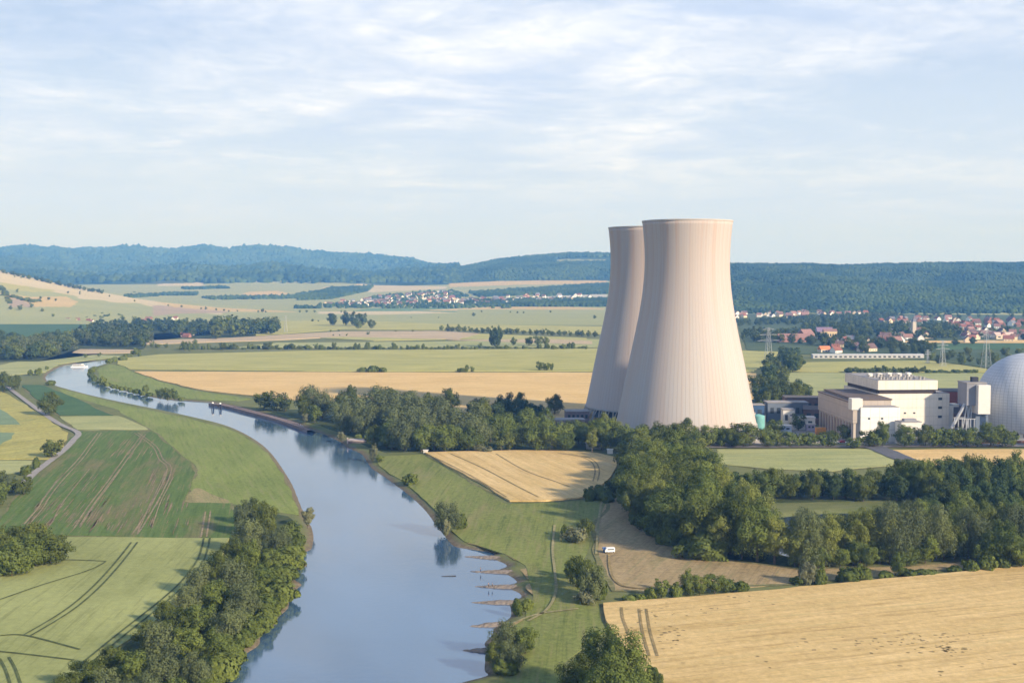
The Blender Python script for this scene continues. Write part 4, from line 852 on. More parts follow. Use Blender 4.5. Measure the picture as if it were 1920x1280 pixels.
def village(n, region_px, group, place, wsel, rsel, labelled=True, parts=True, Dfn=None, minsep=13, size=1.0):
    px_poly = np.array(region_px, float); xs_ = px_poly[:, 0]; ys_ = px_poly[:, 1]; got = []; tries = 0
    while len(got) < n and tries < n*60:
        tries += 1; px = rh.uniform(xs_.min(), xs_.max()); py = rh.uniform(ys_.min(), ys_.max())
        if not inside(px_poly, np.array([px]), np.array([py]))[0]: continue
        if Dfn: D = Dfn(px, py); z = TZ(px, D); p = P(px, py, D); p = Vector((p.x, D, z))
        else:
            p = G(px, py)
        if any((p.x-q[0])**2+(p.y-q[1])**2 < (minsep*size)**2 for q in got): continue
        got.append((p.x, p.y, p.z, px, py, rh.choice(wsel), rh.choice(rsel), rh.randint(0, 2), rh.choice((0, .2, -.3, 1.4, 1.8, .6))))
    got.sort(key=lambda g: g[3]); cnt = {}
    for (x, y, z, px, py, wn, rn, k, rz) in got:
        r = house(x, y, z, rz, (wn, rn, k), parts, size*rh.uniform(.85, 1.2)); key = (wn, rn)
        cnt[key] = cnt.get(key, 0)+1
        tag(r, f'{ordn(cnt[key])} {wn} {rn}-roofed house from left {place}' if labelled else f'tiny {wn} house with {rn} roof {place}', 'house', group)
W_, C_, B_ = 'white', 'cream', 'brick'; R_, BR_, PK_, GR_ = 'red', 'brown', 'pink', 'grey'
village(52, [(1648,603),(1700,597),(1800,597),(1850,600),(1930,604),(2000,612),(2000,622),(1900,617),(1830,617),(1780,612),(1700,610),(1650,611)], 'houses in the top rows of the village', 'in the top rows of the right village', [W_, W_, W_, C_, B_], [R_, R_, PK_, BR_, GR_], size=1.15)
village(26, [(1790,610),(1840,612),(1850,630),(1815,646),(1795,640)], 'houses on the village slope', 'on the slope below the top rows', [W_, W_, C_, B_], [R_, R_, PK_, BR_], size=1.1)
village(30, [(1860,622),(2000,622),(2000,640),(1880,640),(1850,632)], 'houses above the dome', 'above the reactor dome', [W_, C_, B_, B_], [R_, BR_, BR_, PK_, GR_], size=1.1)
village(20, [(1640,626),(1700,622),(1780,630),(1760,640),(1650,648)], 'houses among the village trees', 'among the trees near the church', [W_, C_, B_], [R_, BR_, PK_, GR_], size=1.1)
village(14, [(1545,640),(1640,645),(1640,660),(1560,663)], 'houses at the village edge', 'above the long white building', [W_, C_, B_], [R_, BR_, PK_, GR_], size=1.1)
village(46, [(1380,589),(1500,586),(1640,584),(1640,590),(1500,596),(1380,600)], 'houses of the hamlet below the right hill', 'at the foot of the wooded right hill', [W_, W_, C_, B_], [PK_, R_, PK_, BR_], parts=False, size=1.2)
village(9, [(125,600),(175,599),(175,606),(125,606)], 'houses of the hamlet on the left', 'in the hamlet on the left', [W_, W_, C_], [PK_, R_, GR_])
village(8, [(250,602),(325,598),(360,602),(360,612),(260,610)], 'houses of the tree-girt hamlet', 'in the hamlet behind the left wood', [W_, C_, B_], [R_, PK_])
village(3, [(345,628),(365,628),(365,633),(345,633)], 'houses by the tan field', 'just above the tan field on the left', [C_, B_], [R_])
far_D = lambda px, py: float(np.interp(py, [540, 580], [5450, 4050]))
village(26, [(880,562),(1000,555),(1140,553),(1140,563),(1010,568),(900,572)], 'sheds of the far hamlet', 'in the thin far hamlet left of the rear tower', [W_, W_, C_], [R_, GR_, BR_], False, False, far_D, 24, 1.5)
village(150, [(600,573),(650,566),(700,556),(760,548),(835,541),(852,548),(840,556),(900,560),(960,566),(955,574),(860,576),(700,577),(620,577)], 'houses of the far village', 'in the far hazy village between the hills', [W_, W_, C_, W_], [R_, BR_, BR_, GR_], False, False, far_D, 18, 1.3)
# ================================================================== TREES
def leaf_mat(name, c, var=.35, yellow=.25):
    m, nt, b = mat_new(name); L = nt.links.new; nt.nodes.remove(b); out = nt.nodes['Material Output']
    oi = N(nt, 'ShaderNodeObjectInfo').outputs['Random']; g = N(nt, 'ShaderNodeNewGeometry')
    n = N(nt, 'ShaderNodeTexNoise', i_Scale=.35, i_Detail=3.0); L(g.outputs['Position'], n.inputs[0])
    n2 = N(nt, 'ShaderNodeTexNoise', i_Scale=2.4, i_Detail=2.0); L(g.outputs['Position'], n2.inputs[0])
    lo = tuple(x*(1-var) for x in c); hi = (c[0]*(1+var+yellow), c[1]*(1+var), c[2]*(1+var*.3))
    col = mixc(nt, oi, lo, hi); col = mixc(nt, ramp_out(nt, n.outputs[0], .35, .65, 0, .55), col, hi); col = mixc(nt, ramp_out(nt, n2.outputs[0], .4, .7, 0, .35), col, tuple(x*.75 for x in lo))
    d = N(nt, 'ShaderNodeBsdfDiffuse'); t = N(nt, 'ShaderNodeBsdfTranslucent'); mx = N(nt, 'ShaderNodeMixShader'); mx.inputs[0].default_value = .22
    L(col, d.inputs[0]); L(col, t.inputs[0]); L(d.outputs[0], mx.inputs[1]); L(t.outputs[0], mx.inputs[2]); L(mx.outputs[0], out.inputs[0]); return m
LEAF = {'oak': leaf_mat('dark_green_leaves', (0.096, 0.131, 0.039)), 'willow': leaf_mat('grey_green_leaves', (0.134, 0.164, 0.080), .25, .08), 'poplar': leaf_mat('yellow_green_leaves', (0.168, 0.212, 0.061), .3), 'lime': leaf_mat('mid_green_leaves', (0.118, 0.167, 0.049)), 'bush': leaf_mat('hedge_leaves', (0.112, 0.155, 0.045)), 'pine': leaf_mat('blue_green_leaves', (0.073, 0.106, 0.045), .25, .0), 'silver': leaf_mat('silver_grey_leaves', (0.190, 0.201, 0.118), .2, .05)}
BARK = solid('bark', (.13, .10, .075), .95, .3, .8)
def crown_np(seed, n, shape, leaf, lobes, droop=0.0, low=.14):
    """unit-height crown: many leaf clumps on and inside uneven lobes"""
    r = np.random.RandomState(seed); rx, zc, rz_ = shape
    L_c, L_r = [], []; nb = max(6, lobes//3)
    for k in range(nb):          # main boughs, each carrying several leaf clumps
        th = k*2.4+r.rand()*.8; ct = 1-2*(k+.5)/nb; ph = math.acos(max(-1, min(1, ct+r.uniform(-.15, .15)))); q = r.uniform(.48, .74)
        c = np.array([cos(th)*sin(ph)*rx*q, sin(th)*sin(ph)*rx*q, zc+cos(ph)*rz_*q*1.0]); R = r.uniform(.30, .46)*rx
        for _ in range(max(3, lobes//nb+2)):
            d = r.normal(size=3); d /= np.linalg.norm(d); d[2] = d[2]*.8+.15; L_c.append(c+d*R*r.uniform(.55, .95)); L_r.append(R*r.uniform(.38, .62))
        L_c.append(c); L_r.append(R*.6)
    L_c.append(np.array([0, 0, zc])); L_r.append(rx*.66); L_c.append(np.array([0, 0, zc*.6])); L_r.append(rx*.55)
    L_c = np.array(L_c); L_r = np.array(L_r); w = L_r**2; w /= w.sum(); li = r.choice(len(L_r), n, p=w)
    d = r.normal(size=(n, 3)); d /= np.linalg.norm(d, axis=1)[:, None]; rad = L_r[li]*np.where(r.rand(n) < .85, r.uniform(.86, 1.14, n), r.uniform(.3, .9, n))
    pos = L_c[li]+d*rad[:, None]*np.array([1, 1, .92]); 
    if droop: pos[:, 2] -= droop*(np.hypot(pos[:, 0], pos[:, 1])/rx)**2*r.rand(n)
    pos[:, 2] = np.clip(pos[:, 2], low*.5, 1.02)
    nrm = d*1.0+(pos-np.array([0, 0, zc*.8]))/rx*.55+r.normal(size=(n, 3))*.30+np.array([0, 0, .15]); nrm /= np.linalg.norm(nrm, axis=1)[:, None]
    t = np.cross(nrm, r.normal(size=(n, 3))); t /= np.linalg.norm(t, axis=1)[:, None]; bt = np.cross(nrm, t)
    s = leaf*r.uniform(.6, 1.35, n)[:, None]; e = r.uniform(.55, 1.0, n)[:, None]
    v = np.stack([pos-t*s-bt*s*e*.4, pos+t*s*.2-bt*s*e, pos+t*s+bt*s*e*.3, pos-t*s*.3+bt*s*e], 1)
    return v.reshape(-1, 3), np.arange(n*4).reshape(-1, 4)
def trunk_bm(h_split, r, seed, reach):
    rr = random.Random(seed); m = MB(); m.tube((0, 0, -.03), (0, 0, h_split), r, r*.75, 8)
    for k in range(5):
        a = k*2*pi/5+rr.random(); L_ = reach*rr.uniform(.5, .9); m.tube((0, 0, h_split*.92), (cos(a)*L_, sin(a)*L_, h_split+reach*rr.uniform(.7, 1.5)), r*.55, r*.16, 6)
    m.tube((0, 0, h_split*.95), (0.01, 0, min(.9, h_split+reach*1.7)), r*.7, r*.15, 6); return m
# kind: (leaf material, shape (half width, centre height, half height), lobes, droop, leaf size, low, trunk split)
KINDS = {'oak': ('oak', (.50, .53, .47), 26, .06, .020, .06, .2), 'lime': ('lime', (.45, .52, .48), 24, .05, .020, .05, .2), 'willow': ('willow', (.56, .50, .48), 34, .16, .018, .04, .2), 'poplar': ('poplar', (.32, .52, .48), 30, 0, .018, .05, .22),
         'bush': ('bush', (.80, .40, .52), 24, .1, .034, .0, .2), 'hedge': ('bush', (1.2, .42, .50), 26, .1, .036, .0, .15), 'pine': ('pine', (.46, .52, .48), 22, .05, .022, .05, .2), 'silver': ('silver', (.58, .48, .48), 28, .14, .024, .0, .2), 'column': ('silver', (.26, .50, .50), 18, 0, .024, .0, .2)}
PROT = {}
def proto(kind, lod, var):
    key = (kind, lod, var)
    if key in PROT: return PROT[key]
    lm, shape, lobes, droop, leaf, low, split = KINDS[kind]; nl = {0: 15000, 1: 5600, 2: 1300, 3: 300}[lod]; ls = leaf*{0: .66, 1: 1.0, 2: 1.85, 3: 3.6}[lod]*max(.7, shape[0]/.5)**.5
    nl = int(nl*max(.7, shape[0]/.5)); lobes_ = max(10, int(lobes*{0: 1.5, 1: 1.0, 2: .7, 3: .5}[lod]))
    v, q = crown_np(hash((kind, var)) % 9999 if False else sum(ord(c) for c in kind)*7+var*31+lod, nl, shape, ls, lobes_, droop, low)
    cm = mesh_np('crown', v, q, mat=LEAF[lm]); 
    tb = trunk_bm(split, .022 if kind not in ('bush', 'hedge', 'silver', 'column') else .016, var, shape[0]*.5); bmesh.ops.recalc_face_normals(tb.bm, faces=tb.bm.faces); tm = bpy.data.meshes.new('trunk'); tb.bm.to_mesh(tm); tb.bm.free(); tm.materials.append(BARK)
    one = None
    if lod >= 2:      # small in the picture: crown and trunk in one body
        one = cm.copy(); bm = bmesh.new(); bm.from_mesh(cm); k0 = len(bm.faces); bm.from_mesh(tm); bm.faces.ensure_lookup_table()
        for f in bm.faces[k0:]: f.material_index = 1
        bm.to_mesh(one); bm.free(); one.materials.append(BARK)
    PROT[key] = (cm, tm, one); return PROT[key]
rt = random.Random(21)
ADJ = {'oak': 'dark round tree', 'lime': 'fresh green tree', 'willow': 'grey green willow', 'poplar': 'tall light poplar', 'bush': 'low green shrub', 'hedge': 'wide hedge shrub', 'pine': 'blackish green tree', 'silver': 'silvery shrub', 'column': 'slim pale shrub'}
CATN = {'oak': 'tree', 'lime': 'tree', 'willow': 'tree', 'poplar': 'tree', 'bush': 'shrub', 'hedge': 'shrub', 'pine': 'tree', 'silver': 'shrub', 'column': 'shrub'}
NAMEN = {'oak': 'oak_tree', 'lime': 'lime_tree', 'willow': 'willow_tree', 'poplar': 'poplar_tree', 'bush': 'shrub', 'hedge': 'hedge_shrub', 'pine': 'alder_tree', 'silver': 'grey_shrub', 'column': 'slim_shrub'}
def plant(kind, p, h, wf=1.0, label=None, group=None, z=None):
    """h metres high at the ground point p"""
    hp = h/mpp(p.y); lod = 0 if hp > 85 else 1 if hp > 42 else 2 if hp > 15 else 3; var = rt.randint(0, 2 if lod == 0 else 3 if lod < 2 else 2)
    cm, tm, one = proto(kind, lod, var); loc = (p.x, p.y, p.z-.1 if z is None else z); rz = rt.random()*6.28; s = (h*wf*rt.uniform(.92, 1.08), h*wf*rt.uniform(.92, 1.08), h)
    if one is not None: o = obj(NAMEN[kind], one); o.location = loc; o.rotation_euler = (0, 0, rz); o.scale = s
    else:
        o = empty(NAMEN[kind], loc, rz); o.scale = s; obj('trunk', tm, o); obj('crown', cm, o)
    tag(o, label or 'tree', CATN[kind], group); return o
def at_px(kind, px, py, hpx, wpx=None, label=None, group=None, D=None):
    """a tree whose foot stands at photo point (px,py) and which looks hpx tall and wpx wide"""
    p = G(px, py) if D is None else Vector((P(px, py, D).x, D, TZ(px, D)))
    h = hpx*mpp(p.y)*1.0; w0 = KINDS[kind][1][0]*2*1.05
    wf = 1.0 if wpx is None else (wpx/hpx)/w0
    return plant(kind, p, h, wf, label, group)
def wood(n, poly, hr, kinds, place, group, minsep=6., D=None, wf=(.9, 1.25), zfn=None, seed=None):
    """trees scattered over a piece of ground drawn on the photo; every one an object with its own label"""
    pp = np.array([tuple(G(*q))[:2] for q in poly]); r = random.Random(seed or n*7+len(place)); got = []; tr = 0
    x0, x1, y0, y1 = pp[:, 0].min(), pp[:, 0].max(), pp[:, 1].min(), pp[:, 1].max()
    while len(got) < n and tr < n*80:
        tr += 1; x, y = r.uniform(x0, x1), r.uniform(y0, y1)
        if not inside(pp, np.array([x]), np.array([y]))[0]: continue
        if any((x-g[0])**2+(y-g[1])**2 < minsep**2 for g in got): continue
        got.append((x, y, r.choice(kinds), r.uniform(*hr), r.uniform(*wf)))
    got.sort(key=lambda g: g[0]/g[1]); cnt = {}
    for x, y, k, h, w in got:
        cnt[k] = cnt.get(k, 0)+1
        plant(k, Vector((x, y, 0)), h, w, f'{ordn(cnt[k])} {ADJ[k]} from left {place}', group)
def mass(n, poly, hr, kinds, name, label, minsep=6., wf=(.95, 1.3), seed=1):
    """a far-off wood that reads as one mass: ONE object"""
    pp = np.array([tuple(G(*q))[:2] for q in poly]); r = random.Random(seed); got = []; tr = 0
    x0, x1, y0, y1 = pp[:, 0].min(), pp[:, 0].max(), pp[:, 1].min(), pp[:, 1].max(); V = []; C = []; mats = [LEAF[KINDS[k][0]] for k in kinds]
    while len(got) < n and tr < n*80:
        tr += 1; x, y = r.uniform(x0, x1), r.uniform(y0, y1)
        if not inside(pp, np.array([x]), np.array([y]))[0] or any((x-g[0])**2+(y-g[1])**2 < minsep**2 for g in got): continue
        got.append((x, y)); ki = r.randrange(len(kinds)); cm = proto(kinds[ki], 2 if y < 1900 else 3, r.randint(0, 2))[0]; v = np.empty(len(cm.vertices)*3, np.float32); cm.vertices.foreach_get('co', v); v = v.reshape(-1, 3)
        h = r.uniform(*hr); w_ = h*r.uniform(*wf); a = r.random()*6.28; c_, s_ = cos(a), sin(a)
        V.append(np.stack([(v[:, 0]*c_-v[:, 1]*s_)*w_+x, (v[:, 0]*s_+v[:, 1]*c_)*w_+y, v[:, 2]*h], 1)); C += [ki]*(len(v)//4)
    V = np.concatenate(V); me = mesh_np(name, V, np.arange(len(V)).reshape(-1, 4))
    for m_ in mats: me.materials.append(m_)
    me.polygons.foreach_set('material_index', np.array(C, np.int32)); o = obj(name, me); tag(o, label, kind='stuff'); return o
def row(items, place, group, kind=None):
    """items: (kind, px, py, hpx, wpx)"""
    items = sorted(items, key=lambda q: q[1]); cnt = {}
    for k, px, py, h, w in items:
        cnt[k] = cnt.get(k, 0)+1; at_px(k, px, py, h, w, f'{ordn(cnt[k])} {ADJ[k]} from left {place}', group)
# ---- foreground, left bank of the river
g_ = 'trees on the near left river bank'; pl = 'on the near left river bank'
row([('oak', 478, 985, 62, 50), ('willow', 460, 1000, 62, 62), ('oak', 500, 1010, 70, 55), ('willow', 470, 1040, 78, 72), ('willow', 520, 1040, 62, 60), ('lime', 545, 1010, 40, 50), ('bush', 560, 1022, 26, 40), ('oak', 440, 1060, 62, 55), ('lime', 470, 1075, 66, 66), ('lime', 510, 1075, 52, 56), ('bush', 540, 1062, 24, 44),
     ('oak', 405, 1090, 66, 62), ('willow', 440, 1120, 82, 84), ('lime', 490, 1110, 60, 70), ('bush', 525, 1112, 36, 54), ('willow', 375, 1120, 68, 64), ('lime', 405, 1150, 74, 78), ('willow', 460, 1160, 76, 84), ('lime', 500, 1150, 42, 60), ('willow', 350, 1155, 62, 66), ('oak', 310, 1175, 56, 58), ('oak', 330, 1195, 64, 68),
     ('lime', 375, 1195, 74, 84), ('willow', 430, 1205, 80, 80), ('bush', 472, 1186, 34, 50), ('oak', 275, 1215, 58, 60), ('willow', 300, 1240, 84, 90), ('lime', 355, 1240, 74, 84), ('lime', 405, 1240, 66, 76), ('bush', 436, 1232, 36, 50), ('oak', 215, 1270, 66, 74), ('lime', 250, 1290, 84, 90), ('willow', 310, 1290, 84, 92),
     ('willow', 370, 1290, 70, 84), ('bush', 405, 1275, 34, 50), ('oak', 160, 1300, 74, 84), ('willow', 200, 1330, 84, 96), ('oak', 130, 1350, 90, 100), ('willow', 270, 1350, 100, 110), ('lime', 330, 1340, 80, 96), ('lime', 385, 1325, 60, 80)], pl, g_)
at_px('column', 577, 988, 48, 30, 'slim grey green bush alone at the water edge, right of the left bank trees', None)
wood(80, [(565,1030),(548,1060),(545,1095),(530,1135),(505,1170),(470,1200),(440,1240),(412,1280),(370,1270),(430,1190),(480,1110),(505,1040)], (2.5, 5.5), ['bush', 'hedge', 'bush'], 'in the near left bank undergrowth', 'undergrowth of the near left bank', 3.2)
# left edge
wood(20, [(-70,1088),(55,1086),(108,1066),(100,1040),(-70,1036)], (11, 14.5), ['oak', 'lime', 'oak'], 'in the copse at the left edge', 'copse at the left edge', 5)
wood(11, [(-70,955),(30,950),(48,925),(30,905),(-70,905)], (8, 11), ['oak', 'willow', 'lime'], 'in the left edge thicket', 'thicket by the path', 6)
at_px('oak', 97, 858, 40, 52, 'round dark tree left of the bend in the gravel path'); at_px('oak', 92, 780, 50, 52, 'big round dark tree on the path between yellow field and green wedge')
at_px('bush', 68, 878, 24, 20, 'small shrub by the path below the round tree'); at_px('bush', 48, 890, 18, 26, 'low shrub next to the path, nearest the left thicket')
row([('oak', -20, 735, 44, 48), ('oak', 8, 735, 42, 40), ('oak', 28, 732, 32, 30), ('oak', -55, 735, 44, 50)], 'above the yellow field at left', 'dark group above the yellow field')
# ---- left middle distance woods
mass(110, [(-110,677),(70,677),(120,666),(136,656),(136,642),(-110,650)], (18, 26), ['pine', 'lime', 'willow', 'oak', 'pine'], 'distant_wood', 'dark wood at the left edge beyond the river bend', 10)
mass(110, [(137,650),(268,653),(276,646),(270,630),(220,615),(180,618),(137,640)], (17, 25), ['pine', 'lime', 'willow', 'pine'], 'distant_wood', 'dark wood behind the far river bend', 11)
mass(75, [(215,610),(400,612),(400,628),(340,634),(320,626),(270,625)], (14, 22), ['pine', 'lime', 'pine'], 'distant_wood', 'trees around the hamlet on the left', 14)
mass(44, [(400,617),(520,617),(524,626),(480,629),(425,633),(405,640)], (22, 32), ['pine', 'oak', 'lime'], 'distant_wood', 'big dark clump of trees right of the hamlet', 14)
wood(16, [(120,603),(230,603),(230,598),(120,598)], (13, 19), ['pine', 'lime'], 'behind the white hamlet houses on the left', 'trees behind the hamlet houses', 16)
row([('pine', 624, 611, 28, 24), ('pine', 648, 611, 30, 22), ('pine', 664, 612, 30, 26), ('pine', 680, 611, 28, 22), ('lime', 672, 617, 18, 20), ('oak', 697, 616, 19, 22)], 'in the clump amid pale fields', 'dark clump amid the pale fields')
row([('pine', 924, 651, 40, 20), ('pine', 934, 651, 44, 20), ('pine', 930, 652, 36, 24), ('lime', 963, 648, 18, 16), ('lime', 992, 648, 20, 22), ('lime', 1010, 649, 22, 24), ('lime', 1024, 648, 20, 18)], 'beyond the long field hedge', 'trees beyond the hedge')
it = [];
for k in range(27):
    x = 828+k*11.0+rt.uniform(-2, 2); it.append((rt.choice(['oak', 'lime']), x, 621+(x-828)*.038+rt.uniform(-.6, .6), rt.uniform(9, 15), rt.uniform(9, 16)))
row(it, 'in the row left of the towers', 'roadside row left of the towers')
it = []
for k in range(95):
    x = 340+k*8.1+rt.uniform(-3, 3); it.append((rt.choice(['bush', 'hedge', 'bush', 'lime']), x, 654.5+rt.uniform(-.8, .6), rt.choice((4, 5, 6, 8, 10, 12, 5)), rt.uniform(8, 15)))
row(it, 'in the long field hedge', 'shrubs of the long field hedge')
row([('lime', 346, 657, 20, 18), ('lime', 356, 660, 24, 14), ('lime', 366, 648, 14, 12), ('oak', 418, 656, 16, 20), ('oak', 440, 655, 12, 16), ('oak', 502, 655, 16, 24), ('oak', 548, 655, 13, 18), ('oak', 626, 655, 16, 12), ('lime', 285, 651, 12, 12), ('lime', 296, 652, 10, 18), ('lime', 311, 652, 10, 10)], 'standing above the hedge left', 'taller trees in the left hedge')
row([('hedge', 680, 698, 9, 26), ('hedge', 700, 698, 12, 30), ('hedge', 718, 698, 9, 22), ('hedge', 866, 698, 8, 20), ('lime', 875, 698, 17, 12), ('lime', 886, 698, 13, 13), ('lime', 1012, 695, 20, 18), ('lime', 1024, 695, 18, 24), ('lime', 1034, 695, 16, 12)], 'in clumps on the far wheat edge', 'clumps on the big wheat field edge')
# scattered far trees on slopes and plain
dots = [(33,590,8),(15,592,9),(38,600,12),(60,598,10),(77,592,6),(92,592,7),(80,600,7),(105,592,6),(100,603,7),(20,600,8),(128,574,5),(150,556,4),(150,568,4),(252,556,4),(315,564,4),(340,564,5),(377,567,5),(386,566,6),(405,569,5),(420,572,5),(445,572,4),(484,573,5),(492,585,8),(498,575,4),(429,580,4),(562,575,6),(575,576,6),(590,577,6),(640,575,5),(586,603,6),(597,603,4),(888,593,8),(903,585,4),(957,586,4),(970,587,4),(982,587,4),(1032,586,5),(771,596,3),(822,596,3),(742,622,4),(774,622,5),(690,628,8),(650,630,5),(637,630,4),(625,630,4),(620,622,5),(635,622,5),(1115,597,7),(160,671,10),(186,669,9),(40,540,4),(28,542,4),(140,536,5),(165,541,4),(205,551,4)]
it = []
for x, y, h in dots:
    D = 235400/(y-518) if y > 582 else float(np.interp(y, [536, 582], [3750, 3450]))
    p = Vector((P(x, y, D).x, D, TZ(x, D))); k = rt.choice(['lime', 'oak']); it.append((x, k, p, h))
it.sort(key=lambda q: q[0])
for i, (x, k, p, h) in enumerate(it): plant(k, p, h*mpp(p.y), 1.1, f'{ordn(i+1)} lone tree from the left dotted over the far fields', 'lone trees dotted over the far fields')
# crest line on the left hillside
for k in range(46):
    x = -60+k*5.6; D = 3780; plant(rt.choice(['pine', 'lime']), Vector((P(x, 500, D).x, D+rt.uniform(-15, 25), TZ(x, D)-2)), rt.uniform(9, 17), 1.3, f'{ordn(k+1)} dark tree from the left on the left hillside crest', 'crest line of the left hillside')
for k, (x, y) in enumerate([(2,540),(5,545),(8,550),(10,555),(13,560),(16,565),(18,570),(24,558),(30,559),(37,561),(44,563),(51,565),(58,566),(66,566),(73,565),(240,553),(252,549),(262,551),(275,555),(292,551),(306,553)]):
    D = on_land(x, y); plant('hedge', Vector((P(x, y, D).x, D, TZ(x, D)-.5)), rt.uniform(5, 9), 1.1, f'{ordn(k+1)} dark thorn bush from left in the hedge strips of the left hillside', 'hedge strips of the left hillside')
# ---- riverside shrubs on the far bend
it = []
for (x, y) in [(178,692),(172,698),(171,706),(178,713),(188,718),(200,723),(214,727),(228,731),(244,734),(256,737),(268,740),(280,742),(340,750),(205,681),(215,678),(230,676)]: it.append(('hedge', x, y, rt.uniform(5, 9), rt.uniform(14, 20)))
it += [('bush', 193, 720, 15, 16), ('bush', 272, 738, 17, 16), ('oak', 300, 748, 24, 24), ('oak', 315, 751, 28, 28), ('lime', 328, 750, 22, 20), ('bush', 235, 731, 8, 9), ('bush', 219, 729, 7, 8), ('bush', 262, 668, 8, 10), ('hedge', 240, 668, 5, 22), ('bush', 255, 664, 12, 18)]
row(it, 'inside the far river bend', 'shrubs on the inside of the bend')
row([('bush', 72, 703, 13, 16), ('bush', 57, 703, 10, 14), ('bush', 88, 693, 7, 9), ('hedge', 95, 722, 9, 22)], 'on the outer bend bank', 'shrubs on the outer bank')
# ---- the big wood between river and towers
row([('oak', 495, 768, 38, 44), ('oak', 518, 770, 42, 50), ('oak', 535, 771, 30, 34), ('willow', 585, 783, 68, 66), ('willow', 604, 786, 62, 52), ('oak', 572, 785, 54, 40), ('lime', 590, 792, 40, 34), ('column', 572, 793, 24, 17)], 'on the bank left of the wood', 'trees left of the big wood')
row([('oak', 655, 785, 69, 49), ('oak', 640, 792, 56, 51), ('willow', 660, 810, 81, 79), ('willow', 645, 814, 67, 51), ('willow', 706, 795, 78, 95), ('oak', 735, 790, 72, 77), ('willow', 722, 800, 74, 90), ('oak', 765, 782, 52, 51), ('willow', 775, 810, 78, 84), ('willow', 748, 822, 78, 95), ('oak', 805, 785, 54, 44), ('oak', 838, 785, 63, 51), ('willow', 815, 800, 65, 77),
     ('willow', 758, 846, 74, 69), ('lime', 735, 843, 65, 61), ('lime', 725, 840, 49, 56), ('willow', 690, 820, 69, 72), ('oak', 703, 838, 45, 46), ('willow', 790, 835, 74, 79), ('willow', 845, 820, 69, 77), ('willow', 880, 835, 81, 84), ('willow', 895, 842, 65, 72), ('lime', 815, 845, 58, 67), ('lime', 850, 845, 56, 61), ('lime', 790, 847, 52, 56), ('lime', 835, 847, 52, 61), ('lime', 878, 846, 47, 54), ('silver', 900, 847, 16, 33),
     ('oak', 905, 800, 60, 51), ('pine', 935, 795, 54, 54), ('pine', 948, 792, 58, 46), ('pine', 975, 795, 49, 51), ('pine', 890, 785, 40, 44), ('oak', 978, 778, 47, 36), ('pine', 1000, 785, 34, 44), ('oak', 1040, 778, 43, 44), ('pine', 1015, 785, 29, 38), ('lime', 945, 825, 60, 64), ('lime', 920, 828, 56, 59), ('lime', 985, 818, 63, 61), ('lime', 1020, 818, 54, 59), ('lime', 965, 842, 56, 56), ('poplar', 955, 846, 45, 33), ('poplar', 940, 846, 38, 33),
     ('lime', 1005, 845, 63, 69), ('lime', 1035, 846, 65, 64), ('lime', 1060, 838, 52, 56), ('lime', 1060, 847, 45, 49), ('oak', 1078, 820, 40, 46), ('lime', 1085, 832, 52, 51), ('poplar', 1110, 848, 54, 33), ('lime', 1098, 838, 52, 51), ('lime', 1130, 845, 69, 56), ('lime', 1145, 846, 67, 51), ('poplar', 1140, 838, 74, 44), ('poplar', 1160, 845, 65, 38), ('lime', 1120, 835, 56, 51), ('lime', 1175, 850, 63, 64), ('oak', 990, 830, 49, 51), ('lime', 760, 845, 45, 49), ('silver', 915, 848, 13, 28)], 'in the wood left of the towers', 'wood between river and towers')
row([('silver', 640, 826, 22, 20), ('silver', 700, 862, 34, 22), ('lime', 712, 866, 16, 24), ('bush', 692, 830, 22, 22), ('bush', 672, 826, 14, 24)], 'at the water before the wood', 'shrubs before the big wood')
# between towers' foot and the plant: the avenue
av = [(1212,838,34,36),(1235,838,36,40),(1262,838,42,38),(1285,840,52,44),(1310,839,34,32),(1330,838,40,34),(1352,838,38,28),(1394,838,44,58),(1372,838,36,34),(1438,838,36,36),(1456,838,30,30),(1478,838,30,34),(1500,838,26,28),(1520,838,28,26),(1542,838,28,26),(1558,838,30,30),(1586,826,30,28),(1602,840,20,30),(1628,838,32,30),(1640,838,30,34),(1655,838,46,28),(1696,838,40,38),(1735,838,38,34),(1752,838,34,32),(1770,838,34,40),(1790,838,30,34),(1812,838,36,38),(1832,838,26,30),(1857,838,44,44),(1880,838,34,38),(1896,838,28,26),(1960,838,30,34),(1497,806,30,30),(1455,812,26,28),(1990,838,36,36)]
row([(rt.choice(['lime', 'oak', 'lime']), a[0], a[1], round(a[2]*1.2), round(a[3]*1.4)) for a in av], 'in the avenue before the plant', 'avenue in front of the plant')
wood(36, [(1408,765),(1500,762),(1510,745),(1460,725),(1500,690),(1500,672),(1478,668),(1440,692),(1412,725)], (15, 21), ['pine', 'oak', 'lime', 'pine'], 'in the belt right of the towers', 'belt between tower and pale field', 8)
row([('oak', 1492, 762, 50, 42), ('oak', 1512, 758, 40, 28), ('oak', 1450, 762, 46, 44), ('oak', 1432, 770, 40, 38)], 'at the near end of the belt', 'big trees at the end of the belt')
it = []
for k in range(26): x = 1592+k*5.6; it.append((rt.choice(['lime', 'bush', 'oak']), x, 699+rt.uniform(-2, 1), rt.uniform(8, 14), rt.uniform(12, 17)))
for k in range(12): x = 1740+k*8; it.append(('hedge', x, 699+rt.uniform(-1, 1), rt.uniform(4, 7), rt.uniform(12, 17)))
row(it, 'in the hedge behind the turbine hall', 'hedge behind the turbine hall')
wood(46, [(1735,682),(1800,686),(1900,694),(2000,700),(2000,664),(1900,662),(1840,664),(1790,668),(1740,672)], (9, 13.5), ['lime', 'poplar', 'oak'], 'in the plantation above the dome', 'plantation above the dome', 9)
